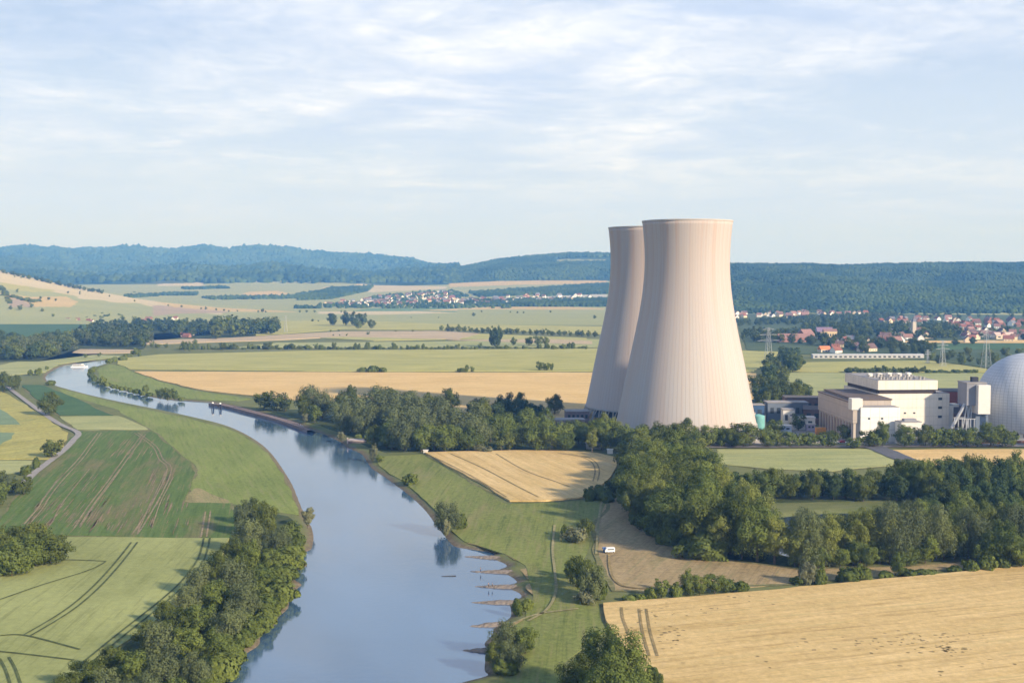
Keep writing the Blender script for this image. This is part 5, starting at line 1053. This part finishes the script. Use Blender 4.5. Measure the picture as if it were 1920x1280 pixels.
# ---- village and plain trees on the right
mass(170, [(1385,640),(1520,648),(1640,665),(1740,668),(1760,655),(1640,640),(1560,632),(1500,625),(1400,628)], (10, 17), ['pine', 'lime', 'oak'], 'village_greenery', 'trees along the near edge of the right village', 9)
mass(190, [(1500,630),(1640,634),(1760,640),(1800,632),(1780,614),(1640,612),(1560,610),(1510,612)], (12, 20), ['pine', 'lime', 'pine'], 'village_greenery', 'trees inside the right village', 10)
mass(80, [(1780,650),(1930,640),(2050,640),(2050,612),(1900,606),(1790,606)], (8, 14), ['pine', 'lime'], 'village_greenery', 'trees among the houses above the dome', 14)
mass(200, [(1380,612),(1500,610),(1640,604),(1700,594),(1640,590),(1500,597),(1380,604)], (9, 15), ['pine', 'lime'], 'distant_wood', 'trees below the wooded right hill', 12)
mass(90, [(1640,600),(1700,596),(1930,602),(2200,610),(2200,600),(1930,594),(1700,590),(1560,594),(1560,600)], (9, 15), ['pine', 'lime'], 'village_greenery', 'trees behind the top rows of the right village', 14)
# ---- the poplar mass
wood(66, [(1190,985),(1228,1008),(1300,1036),(1395,1058),(1430,1058),(1420,1020),(1370,980),(1330,940),(1270,900),(1215,905),(1185,940)], (21, 27), ['lime', 'poplar', 'lime', 'poplar', 'oak'], 'in the tall grove beside the van', 'tall grove right of the camper van', 6.0, wf=(.75, 1.15))
wood(30, [(1180,900),(1270,905),(1320,900),(1310,870),(1260,850),(1200,850),(1175,870)], (16, 22), ['lime', 'poplar', 'oak'], 'in the grove below the front tower', 'grove below the front tower', 8, wf=(1, 1.4))
wood(24, [(1195,995),(1260,1026),(1330,1050),(1330,1040),(1260,1010),(1200,975)], (6, 11), ['lime', 'bush', 'oak'], 'along the skirt of the tall grove', 'skirt of the tall grove', 5)
row([('poplar', 1452, 1058, 112, 73), ('lime', 1490, 1062, 65, 56), ('poplar', 1498, 1062, 104, 73), ('willow', 1520, 1062, 114, 90), ('poplar', 1548, 1062, 119, 73), ('lime', 1535, 1066, 54, 49), ('poplar', 1585, 1052, 108, 73), ('poplar', 1612, 1054, 112, 73), ('lime', 1600, 1060, 58, 49), ('poplar', 1640, 1052, 117, 81), ('willow', 1668, 1056, 125, 88), ('lime', 1650, 1056, 58, 54),
     ('willow', 1700, 1052, 121, 93), ('poplar', 1722, 1046, 112, 73), ('lime', 1735, 1056, 65, 61), ('willow', 1755, 1050, 112, 85), ('poplar', 1770, 1050, 104, 61), ('lime', 1790, 1048, 86, 73), ('willow', 1815, 1050, 112, 90), ('poplar', 1838, 1046, 117, 73), ('lime', 1862, 1056, 91, 85), ('lime', 1880, 1062, 97, 85), ('poplar', 1870, 1050, 125, 81), ('willow', 1905, 1054, 121, 98), ('lime', 1915, 1066, 76, 73), ('lime', 1850, 1062, 58, 56), ('willow', 1950, 1058, 119, 110), ('lime', 1980, 1062, 86, 85), ('willow', 1508, 1038, 96, 76), ('lime', 1560, 1040, 86, 70), ('oak', 1625, 1040, 88, 70), ('lime', 1680, 1038, 84, 70), ('oak', 1740, 1035, 86, 70), ('lime', 1790, 1030, 92, 74), ('lime', 1575, 1064, 46, 50), ('lime', 1625, 1062, 50, 54), ('lime', 1700, 1062, 44, 50)], 'in the row in front of the pond', 'row in front of the pond')
it = []
for k in range(30): x = 1340+k*20+rt.uniform(-5, 5); tall = 1 if x < 1700 else 1.35; it.append((rt.choice(['oak', 'pine', 'lime', 'pine']), x, 936+rt.uniform(-5, 4), rt.uniform(54, 66)*tall, rt.uniform(50, 66)))
for k in range(12): x = 1690+k*22+rt.uniform(-5, 5); it.append((rt.choice(['poplar', 'lime', 'oak']), x, 918+rt.uniform(-5, 4), rt.uniform(58, 74), rt.uniform(50, 66)))
row(it, 'in the dark row behind the pond', 'dark row behind the pond')
row([('lime', 1400, 955, 40, 40), ('lime', 1425, 970, 50, 44), ('lime', 1385, 945, 44, 40)], 'between pond row and tall grove', None)
wood(14, [(1720,975),(1920,975),(1920,950),(1740,950)], (10, 15), ['oak', 'pine', 'lime'], 'on the right of the pond', 'trees right of the pond', 8)
# shrubs before the big wheat field
row([('silver', 1512, 1094, 44, 48), ('bush', 1538, 1096, 36, 34), ('bush', 1495, 1094, 16, 40), ('bush', 1590, 1090, 28, 60), ('bush', 1620, 1088, 30, 44), ('lime', 1684, 1080, 52, 40), ('bush', 1660, 1082, 14, 40), ('bush', 1705, 1080, 16, 40), ('hedge', 1735, 1077, 10, 50), ('bush', 1820, 1072, 26, 44), ('bush', 1790, 1072, 14, 34), ('bush', 1850, 1070, 30, 46), ('bush', 1880, 1066, 26, 44)], 'above the big near wheat field', 'shrubs above the near wheat field')
row([('lime', 1240, 1121, 42, 44), ('bush', 1220, 1121, 24, 34), ('lime', 1292, 1116, 52, 46), ('lime', 1312, 1116, 46, 44), ('lime', 1340, 1113, 44, 52), ('lime', 1362, 1111, 34, 44), ('bush', 1388, 1108, 22, 50), ('bush', 1268, 1118, 26, 34), ('bush', 1180, 1126, 12, 40), ('bush', 1200, 1124, 12, 34)], 'above the near wheat field corner', 'dark clump at the wheat field corner')
row([('bush', 1106, 938, 26, 34), ('bush', 1125, 936, 30, 44), ('oak', 1148, 928, 36, 40), ('oak', 1165, 918, 40, 40), ('oak', 1178, 905, 40, 40), ('bush', 1138, 940, 24, 44)], 'in the hedge beside the grove', 'dark hedge by the wheat field')
# single shrubs and trees on the meadow
at_px('bush', 768, 908, 22, 44, 'lone dark shrub near the water below the wheat field'); at_px('willow', 838, 996, 62, 64, 'grey green willow leaning over the water, on the right bank'); at_px('bush', 862, 990, 26, 40, 'dark shrub at the right foot of the bank willow'); at_px('silver', 836, 1002, 34, 28, 'silvery shrub at the left foot of the bank willow')
at_px('silver', 1078, 1016, 34, 58, 'silver grey shrub with dark rim on the meadow, left of the dry field'); at_px('oak', 1098, 1008, 44, 36, 'dark shrub tree behind the silver grey shrub on the meadow'); at_px('bush', 1062, 1006, 22, 30, 'low dark shrub left of the silver grey shrub')
row([('oak', 1080, 1100, 66, 60), ('oak', 1100, 1118, 80, 62), ('willow', 1112, 1128, 76, 60), ('oak', 1075, 1085, 44, 44), ('bush', 1125, 1122, 40, 40), ('silver', 1098, 1132, 30, 44)], 'in the clump left of the van', 'clump left of the camper van')
row([('bush', 970, 1150, 32, 30), ('bush', 988, 1142, 24, 36)], 'on the bank between two groynes', None)
row([('willow', 948, 1225, 66, 66), ('lime', 985, 1225, 60, 60), ('oak', 930, 1255, 60, 54), ('willow', 960, 1258, 66, 62), ('bush', 950, 1262, 30, 60)], 'by the lowest groyne', 'bankside group by the lowest groyne')
row([('lime', 1120, 1305, 142, 118), ('lime', 1160, 1325, 150, 124), ('oak', 1090, 1330, 110, 100), ('lime', 1140, 1370, 160, 140)], 'in the group at the bottom edge', 'near group at the bottom edge')
row([('bush', 1222, 1290, 46, 44), ('bush', 1208, 1300, 30, 40), ('bush', 1238, 1305, 34, 34)], 'beside near wheat at bottom edge', None)
# ---- far forests: one mass each
def forest_mass(name, label, cr, Dr, n, size, minz, mat, seed, cond=None):
    r = np.random.RandomState(seed); bm = bmesh.new(); bmesh.ops.create_icosphere(bm, subdivisions=1, radius=1.0); bv = np.array([v.co[:] for v in bm.verts]); bf = np.array([[v.index for v in f.verts] for f in bm.faces]); bm.free()
    u = r.uniform(*cr, n*2); D = np.sqrt(r.uniform(Dr[0]**2, Dr[1]**2, n*2)); z = np.array([TZ(a, d) for a, d in zip(u, D)]); x = (u-960)/FPX/CP*D
    ok = z > minz
    if cond is not None: ok &= cond(u, D, z)
    x, D, z = x[ok][:n], D[ok][:n], z[ok][:n]; k = len(x); s = r.uniform(size[0], size[1], k); hh = s*r.uniform(.8, 1.4, k)
    V = bv[None]*np.stack([s, s, hh], 1)[:, None]*(1+r.uniform(-.22, .22, (k, len(bv), 1)))+np.stack([x, D, z+hh*.25], 1)[:, None]
    F = bf[None]+(np.arange(k)*len(bv))[:, None, None]; me = mesh_np(name, V.reshape(-1, 3), None, F.reshape(-1, 3), True, mat); o = obj(name, me); tag(o, label, kind='stuff'); return o
def forest_mat(name, c):
    m, nt, b = mat_new(name); L = nt.links.new
    a = noise_pos(nt, .004, detail=4); e = noise_pos(nt, .03, detail=5, rough=.7); col = mixc(nt, ramp_out(nt, a, .44, .56), c, (c[0]*2.2, c[1]*1.8, c[2]*1.2)); col = mixc(nt, ramp_out(nt, e, .4, .65, 0, .45), col, tuple(x*.5 for x in c))  # forest tone patches, which also put lit and shaded hill folds into the colour
    L(col, b.inputs['Base Color']); b.inputs['Specular IOR Level'].default_value = .05; b.inputs['Roughness'].default_value = 1; return m
FM = forest_mat('forest_canopy', (.032, .060, .024))
forest_mass('hill_forest', 'dense blue green forest covering the right hill', (1238, 2300), (3345, 5600), 45000, (4.5, 8.5), 1.0, FM, 1, lambda u, D, z: ((u > 1362) | (D > 3900)) & ~((np.abs(u-1600) < 60) & (np.abs(D-4550) < 90)))
forest_mass('middle_forest', 'blue forest on the hill left of the towers', (830, 1250), (6550, 8000), 15000, (9, 15), 60, FM, 2, lambda u, D, z: ~((u > 1040) & (D > 7200) & (D < 7480)))
forest_mass('far_forest', 'hazy blue forest on the far left ridge', (-250, 860), (6500, 12400), 26000, (14, 26), 70, FM, 3)
VW = [[(555,553),(600,547),(620,541),(700,537),(690,546),(620,561),(560,563)], [(880,549),(1000,541),(1140,532),(1140,545),(1000,553),(900,557)], [(870,563),(1240,560),(1240,575),(900,575)], [(600,570),(960,566),(960,578),(600,578)], [(700,556),(850,544),(880,556),(820,568),(700,570)], [(300,551),(372,550),(368,554),(300,554)], [(556,576),(600,577),(600,581),(556,580)], [(235,556),(300,552),(300,555),(240,559)], [(380,558),(560,555),(560,560),(400,562)], [(340,540),(420,538),(430,541),(350,543)], [(640,570),(760,569),(760,571),(640,572)], [(1000,553),(1140,548),(1140,551),(1010,556)]]
def vcond(dens):
    def f(u, D, z):
        py = 518+(HCAM-z)*FPX/D; ok = np.zeros(u.shape, bool); rr_ = np.random.RandomState(5).rand(len(u))
        for poly, dd in zip(VW, dens): ok |= inside(np.array(poly, float), u, py) & (rr_ < dd)
        return ok
    return f
forest_mass('valley_wood', 'hazy strips of woodland around the far village', (230, 1250), (3900, 6900), 38000, (5, 9), -9, FM, 4, vcond((1, 1, 1, .10, .16, 1, .8, .7, .5, .6, .5, .7)))
# ================================================================== RIVER THINGS
STONE = solid('groyne_stone', (.20, .165, .135), .95, .35, .9)
def groyne(tip, root, label, w=2.6):
    a, c = G(*tip, WZ), G(*root, WZ); d = (c-a); L_ = d.length; rr = random.Random(int(tip[0]*3+tip[1])); t = d.normalized(); q = Vector((-t.y, t.x, 0)); n = int(L_/.8)+2; V = []; Q = []; m = 7
    for i in range(n):
        s = i/(n-1); hw = w*(.35+.65*min(1, s*2.2)); hh = .12+.75*min(1, s*1.6)
        for k in range(m):
            u = k/(m-1)*2-1; z = WZ+hh*(1-abs(u)**2.2)-.9*abs(u)**3+rr.uniform(-.12, .12); p = a+t*(L_*s)+q*hw*u+q*rr.uniform(-.15, .15); V.append((p.x, p.y, z))
    for i in range(n-1):
        for k in range(m-1): Q.append((i*m+k, (i+1)*m+k, (i+1)*m+k+1, i*m+k+1))
    V += [(a.x-t.x*2.5, a.y-t.y*2.5, WZ-.6)]; tr = [(k, k+1, n*m) for k in range(m-1)]
    o = obj('groyne', mesh_np('groyne', V, Q, tr, mat=STONE)); tag(o, label, 'groyne', 'stone groynes on the right bank')
LB = ['farthest stone groyne, just below the bank willow', 'stone groyne with one angler standing on it', 'stone groyne with two anglers standing on it', 'broad stone groyne just above the bankside shrub', 'stone groyne reaching out above the bankside tree group', 'nearest dark groyne beside the bankside tree group']
for (tp, rt_), l in zip([((872,1043),(950,1047)), ((884,1071),(968,1073)), ((892,1099),(978,1101)), ((886,1129),(965,1130)), ((882,1174),(945,1170)), ((870,1219),(930,1220))], LB): groyne(tp, rt_, l)
def add_person(px, py, rz, coat, trousers, label, rod=True):
    b = G(px, py, WZ+.55); me = bpy.data.meshes.new('body')
    J = {'pel': (0, 0, .95), 'ch': (0, .02, 1.3), 'nk': (0, .02, 1.5), 'hd': (0, -.02, 1.66), 'ht': (0, -.01, 1.76), 'hl': (.1, 0, .9), 'kl': (.12, -.03, .5), 'al': (.13, .02, .08), 'fl': (.14, -.16, .03), 'hr': (-.1, 0, .9), 'kr': (-.12, -.02, .5), 'ar': (-.14, .03, .08), 'fr': (-.15, -.15, .03),
         'sl': (.19, .02, 1.42), 'el': (.26, -.06, 1.14), 'wl': (.2, -.3, 1.12), 'sr': (-.19, .02, 1.42), 'er': (-.27, -.04, 1.14), 'wr': (-.16, -.28, 1.08)}
    Rr = {'pel': .15, 'ch': .16, 'nk': .06, 'hd': .1, 'ht': .075, 'hl': .09, 'kl': .06, 'al': .04, 'fl': .035, 'hr': .09, 'kr': .06, 'ar': .04, 'fr': .035, 'sl': .07, 'el': .045, 'wl': .035, 'sr': .07, 'er': .045, 'wr': .035}
    ks = list(J); E = [('pel', 'ch'), ('ch', 'nk'), ('nk', 'hd'), ('hd', 'ht'), ('pel', 'hl'), ('hl', 'kl'), ('kl', 'al'), ('al', 'fl'), ('pel', 'hr'), ('hr', 'kr'), ('kr', 'ar'), ('ar', 'fr'), ('ch', 'sl'), ('sl', 'el'), ('el', 'wl'), ('ch', 'sr'), ('sr', 'er'), ('er', 'wr')]
    def skin(name, keys, edges, f, mat, parent):
        me = bpy.data.meshes.new(name); ix = {k: i for i, k in enumerate(keys)}; me.from_pydata([J[k] for k in keys], [(ix[a], ix[c]) for a, c in edges], []); me.materials.append(mat); o = obj(name, me, parent)
        sm = o.modifiers.new('skin', 'SKIN'); o.modifiers.new('sub', 'SUBSURF').levels = 1; o.modifiers['sub'].render_levels = 1
        if not me.skin_vertices: 
            bm = bmesh.new(); bm.from_mesh(me); lay = bm.verts.layers.skin.verify(); bm.to_mesh(me); bm.free()
        for i, k in enumerate(keys): me.skin_vertices[0].data[i].radius = (Rr[k]*f,)*2
        me.skin_vertices[0].data[0].use_root = True; return o
    root = empty('person', b, rz); tag(root, label, 'person', 'anglers on the groynes')
    skin('body', ks, E, 1.0, solid('skin', (.50, .32, .24), .6), root)
    skin('jacket', ['pel', 'ch', 'sl', 'el', 'sr', 'er'], [('pel', 'ch'), ('ch', 'sl'), ('sl', 'el'), ('ch', 'sr'), ('sr', 'er')], 1.22, solid('jacket', coat, .9), root)
    skin('trousers', ['pel', 'hl', 'kl', 'al', 'hr', 'kr', 'ar'], [('pel', 'hl'), ('hl', 'kl'), ('kl', 'al'), ('pel', 'hr'), ('hr', 'kr'), ('kr', 'ar')], 1.2, solid('trousers', trousers, .9), root)
    bm = bmesh.new(); bmesh.ops.create_uvsphere(bm, u_segments=12, v_segments=8, radius=.115, matrix=Matrix.Translation((0, .01, 1.72))); me = bpy.data.meshes.new('hair'); bm.to_mesh(me); bm.free(); me.materials.append(solid('hair', (.05, .035, .02), .8)); obj('hair', me, root)
    if rod:
        m = MB(); m.tube((0, 0, 0), (.1, -2.6, 2.0), .02, .008, 5); o = m.build('fishing_rod', solid('rod', (.06, .05, .05)), None); o.location = b+Matrix.Rotation(rz, 3, 'Z') @ Vector((.2, -.3, 1.12)); o.rotation_euler = (0, 0, rz); tag(o, f'fishing rod held by the {label.split(",")[0]}', 'fishing rod')
add_person(901, 1072, 1.2, (.06, .07, .09), (.05, .06, .10), 'angler in dark clothes alone on the upper groyne')
add_person(916, 1101, .8, (.08, .09, .12), (.06, .06, .07), 'angler in grey jacket, left of the two on one groyne'); add_person(923, 1101, 1.6, (.07, .10, .08), (.05, .05, .06), 'angler in dark green jacket, right of the two on one groyne')
m = MB(); a = G(828, 1080, WZ); m.tube((a.x, a.y, WZ+.02), (a.x+5.2, a.y+.4, WZ+.05), .16, .26, 10); tag(m.build('floating_dark_line', solid('dark_line_tone', (.06, .055, .05), .6)), 'thin dark line floating on the river off the upper groynes', 'log')  # dark tube standing in for an unidentified dark line on the water
# landing stage, dolphins, stone revetment, outlet
def path_wall(px, h, w, name, label, mat, cat, z0=WZ-.3):
    ps = [Vector(G(*p)).to_2d() for p in smooth_poly(px, sub=4)]; V = []; n = len(ps); prof = [(-w/2, z0), (-w/2*.3, z0+h*.6), (0, z0+h), (w/2, z0+h), (w/2, z0)]
    for i, p in enumerate(ps):
        t = (ps[min(n-1, i+1)]-ps[max(0, i-1)]).normalized(); q = Vector((-t.y, t.x))
        for u, z in prof: r = p+q*u; V.append((r.x, r.y, z+noise.noise(Vector((r.x/2, r.y/2, z)))*.1))
    m = len(prof); Q = [(i*m+k, i*m+k+1, (i+1)*m+k+1, (i+1)*m+k) for i in range(n-1) for k in range(m-1)]
    o = obj(name, mesh_np(name, V, Q, mat=mat)); tag(o, label, cat); return o
path_wall([(398,757),(430,762),(470,772),(520,785),(560,798),(585,808)][::-1], 2.3, 7, 'stone_revetment', 'sloping brown stone revetment on the bank by the mooring posts', solid('revetment_stone', (.20, .145, .125), .95, .35, .8), 'revetment')
t = empty('landing_stage', G(415, 757, WZ)); tag(t, 'long low landing stage of rusty steel along the stone bank', 'jetty'); p0 = G(415, 757, WZ); 
prev = None
for k, (x, y) in enumerate([(418,759),(440,763),(465,769),(490,776),(515,783),(540,790),(562,797)]):
    p = G(x, y+3, WZ)-p0
    MB().tube((p.x, p.y, -1.5), (p.x, p.y, 2.3), .28, .28, 8).build('pile', solid('rusty_steel', (.17, .10, .085)) if 'rusty_steel' not in bpy.data.materials else bpy.data.materials['rusty_steel'], t)
    if prev is not None:
        d = p-prev; nrm = Vector((-d.y, d.x, 0)).normalized()*.9; a, b_, c, e = prev+nrm, prev-nrm, p-nrm, p+nrm
        m = MB(); m.poly([(v.x, v.y, z) for z in (1.7, 2.0) for v in (a, b_, c, e)], [(0, 1, 2, 3), (4, 7, 6, 5), (0, 4, 5, 1), (1, 5, 6, 2), (2, 6, 7, 3), (3, 7, 4, 0)]); m.build('deck', solid('weathered_deck', (.24, .18, .16)) if 'weathered_deck' not in bpy.data.materials else bpy.data.materials['weathered_deck'], t)
    prev = p
for (x, y, lb) in ((399, 768, 'dark mooring dolphin with white cap, left one in the river'), (413, 769, 'dark mooring dolphin with white cap, right one in the river')):
    p = G(x, y-2, WZ); t = empty('mooring_dolphin', p); tag(t, lb, 'mooring post', 'mooring dolphins off the landing stage')
    for dx, dy in ((-.9, 0), (.9, 0), (0, 1.2)): MB().tube((dx*1.3, dy*1.3, -2), (dx*.6, dy*.6, 4.6), .38, .38, 10).build('pile', solid('tarred_timber', (.045, .045, .06)) if 'tarred_timber' not in bpy.data.materials else bpy.data.materials['tarred_timber'], t)
    MB().lathe([(.9, 4.3), (.9, 4.9), (.5, 5.4)], 16).build('cap', M_WHITE, t)
p = G(652, 834, WZ); t = empty('outlet_structure', p, -.05); tag(t, 'concrete water outlet with pale coping at the river edge before the big wood', 'outlet')
MB().box(0, 15, 1, 9, -1.5, 2.4).build('wall', solid('brown_concrete', (.20, .15, .14), .9, .2, .4), t); MB().box(-.4, 15.4, .6, 9.2, 2.4, 3.0).build('coping', solid('pale_coping', (.46, .38, .35), .9), t); MB().box(-.7, .1, .6, 1.4, -1, 4.6, .05).build('post', bpy.data.materials['pale_coping'], t)
MB().box(1.5, 13.5, .9, 1.0, -1.2, 1.2).build('outlet_opening', M_DARKIN, t)  # flat dark panel on the wall, the opening's shade is in its colour
p = G(793, 850); shed(793, p.y, 2.6, 2.2, 1.9, 'field_shelter', 'tiny white shelter at the upper left corner of the wheat field', M_WHITE, M_WHITE, 0, .4, 0, 'shelter'); p = G(623, 789); shed(623, p.y, 1.6, 1.4, 4.2, 'white_hut', 'small white marker hut in front of the first willow of the big wood', M_WHITE, M_WHITE, 0, .2, 0, 'hut')
# passenger boat on the far bend
p = G(149, 688, WZ); t = empty('passenger_boat', p, .12); tag(t, 'white passenger boat with two decks on the far river bend', 'boat'); t.scale = (.66, .66, .66)
hull = []; n = 12; bm = bmesh.new(); rings = []
for i in range(n+1):
    s = i/n; x = -15+30*s; w = 2.7*(1-max(0, (s-.7)/.3)**2)*(.85+.15*min(1, s*6))+.05; sh = .5*max(0, (s-.7)/.3)**2; rings.append([bm.verts.new(q) for q in ((x, -w, 1.3+sh), (x, -w*.8, -.4), (x, 0, -.7), (x, w*.8, -.4), (x, w, 1.3+sh))])
for a, c in zip(rings, rings[1:]):
    for k in range(5): bm.faces.new((a[k], c[k], c[(k+1) % 5], a[(k+1) % 5]))
bm.faces.new(rings[0]); bm.faces.new(rings[-1][::-1]); bmesh.ops.recalc_face_normals(bm, faces=bm.faces); me = bpy.data.meshes.new('hull'); bm.to_mesh(me); bm.free(); me.materials.append(solid('boat_white', (.85, .84, .83), .4, .03)); obj('hull', me, t)
MB().box(-12.5, 9, -2.2, 2.2, 1.3, 3.8, .2).build('cabin', M_WHITE, t); MB().box(-11.5, 8, -2.25, -2.21, 2.2, 3.2).build('window_band', M_GLASS, t); MB().box(-12.8, 9.3, -2.4, 2.4, 3.8, 4.0).build('upper_deck', M_WHITE, t); MB().box(3, 7, -1.5, 1.5, 4.0, 6.0, .15).build('wheelhouse', M_WHITE, t); MB().box(-11.5, 1.5, -2, 2, 5.8, 5.95).build('awning', solid('pink_awning', (.75, .55, .50)), t)
for x in (-11, -5, 1):
    for y in (-1.9, 1.9): MB().tube((x, y, 4), (x, y, 5.8), .06, .06, 6).build('awning_post', M_STEEL, t)
# stone-and-hedge mound shapes on the left hillside: two dark hedgerow strips
# ================================================================== AIR
hz = MB().box(-26000, 26000, -900, 16100, -61, 760).build('haze', bpy.data.materials.new('haze'))
hm = bpy.data.materials['haze']; hm.use_nodes = True; nt = hm.node_tree; nt.nodes.clear(); out = N(nt, 'ShaderNodeOutputMaterial'); pv = N(nt, 'ShaderNodeVolumePrincipled')
pv.inputs['Color'].default_value = (.15, .42, 1.0, 1); pv.inputs['Absorption Color'].default_value = (1, 1, 1, 1); pv.inputs['Density'].default_value = 1.15e-4; pv.inputs['Density Attribute'].default_value = ''; pv.inputs['Temperature Attribute'].default_value = ''; pv.inputs['Color Attribute'].default_value = ''; pv.inputs['Anisotropy'].default_value = 0.0
nt.links.new(pv.outputs[0], out.inputs['Volume']); tag(hz, 'thin blue summer haze over the whole valley', kind='stuff')
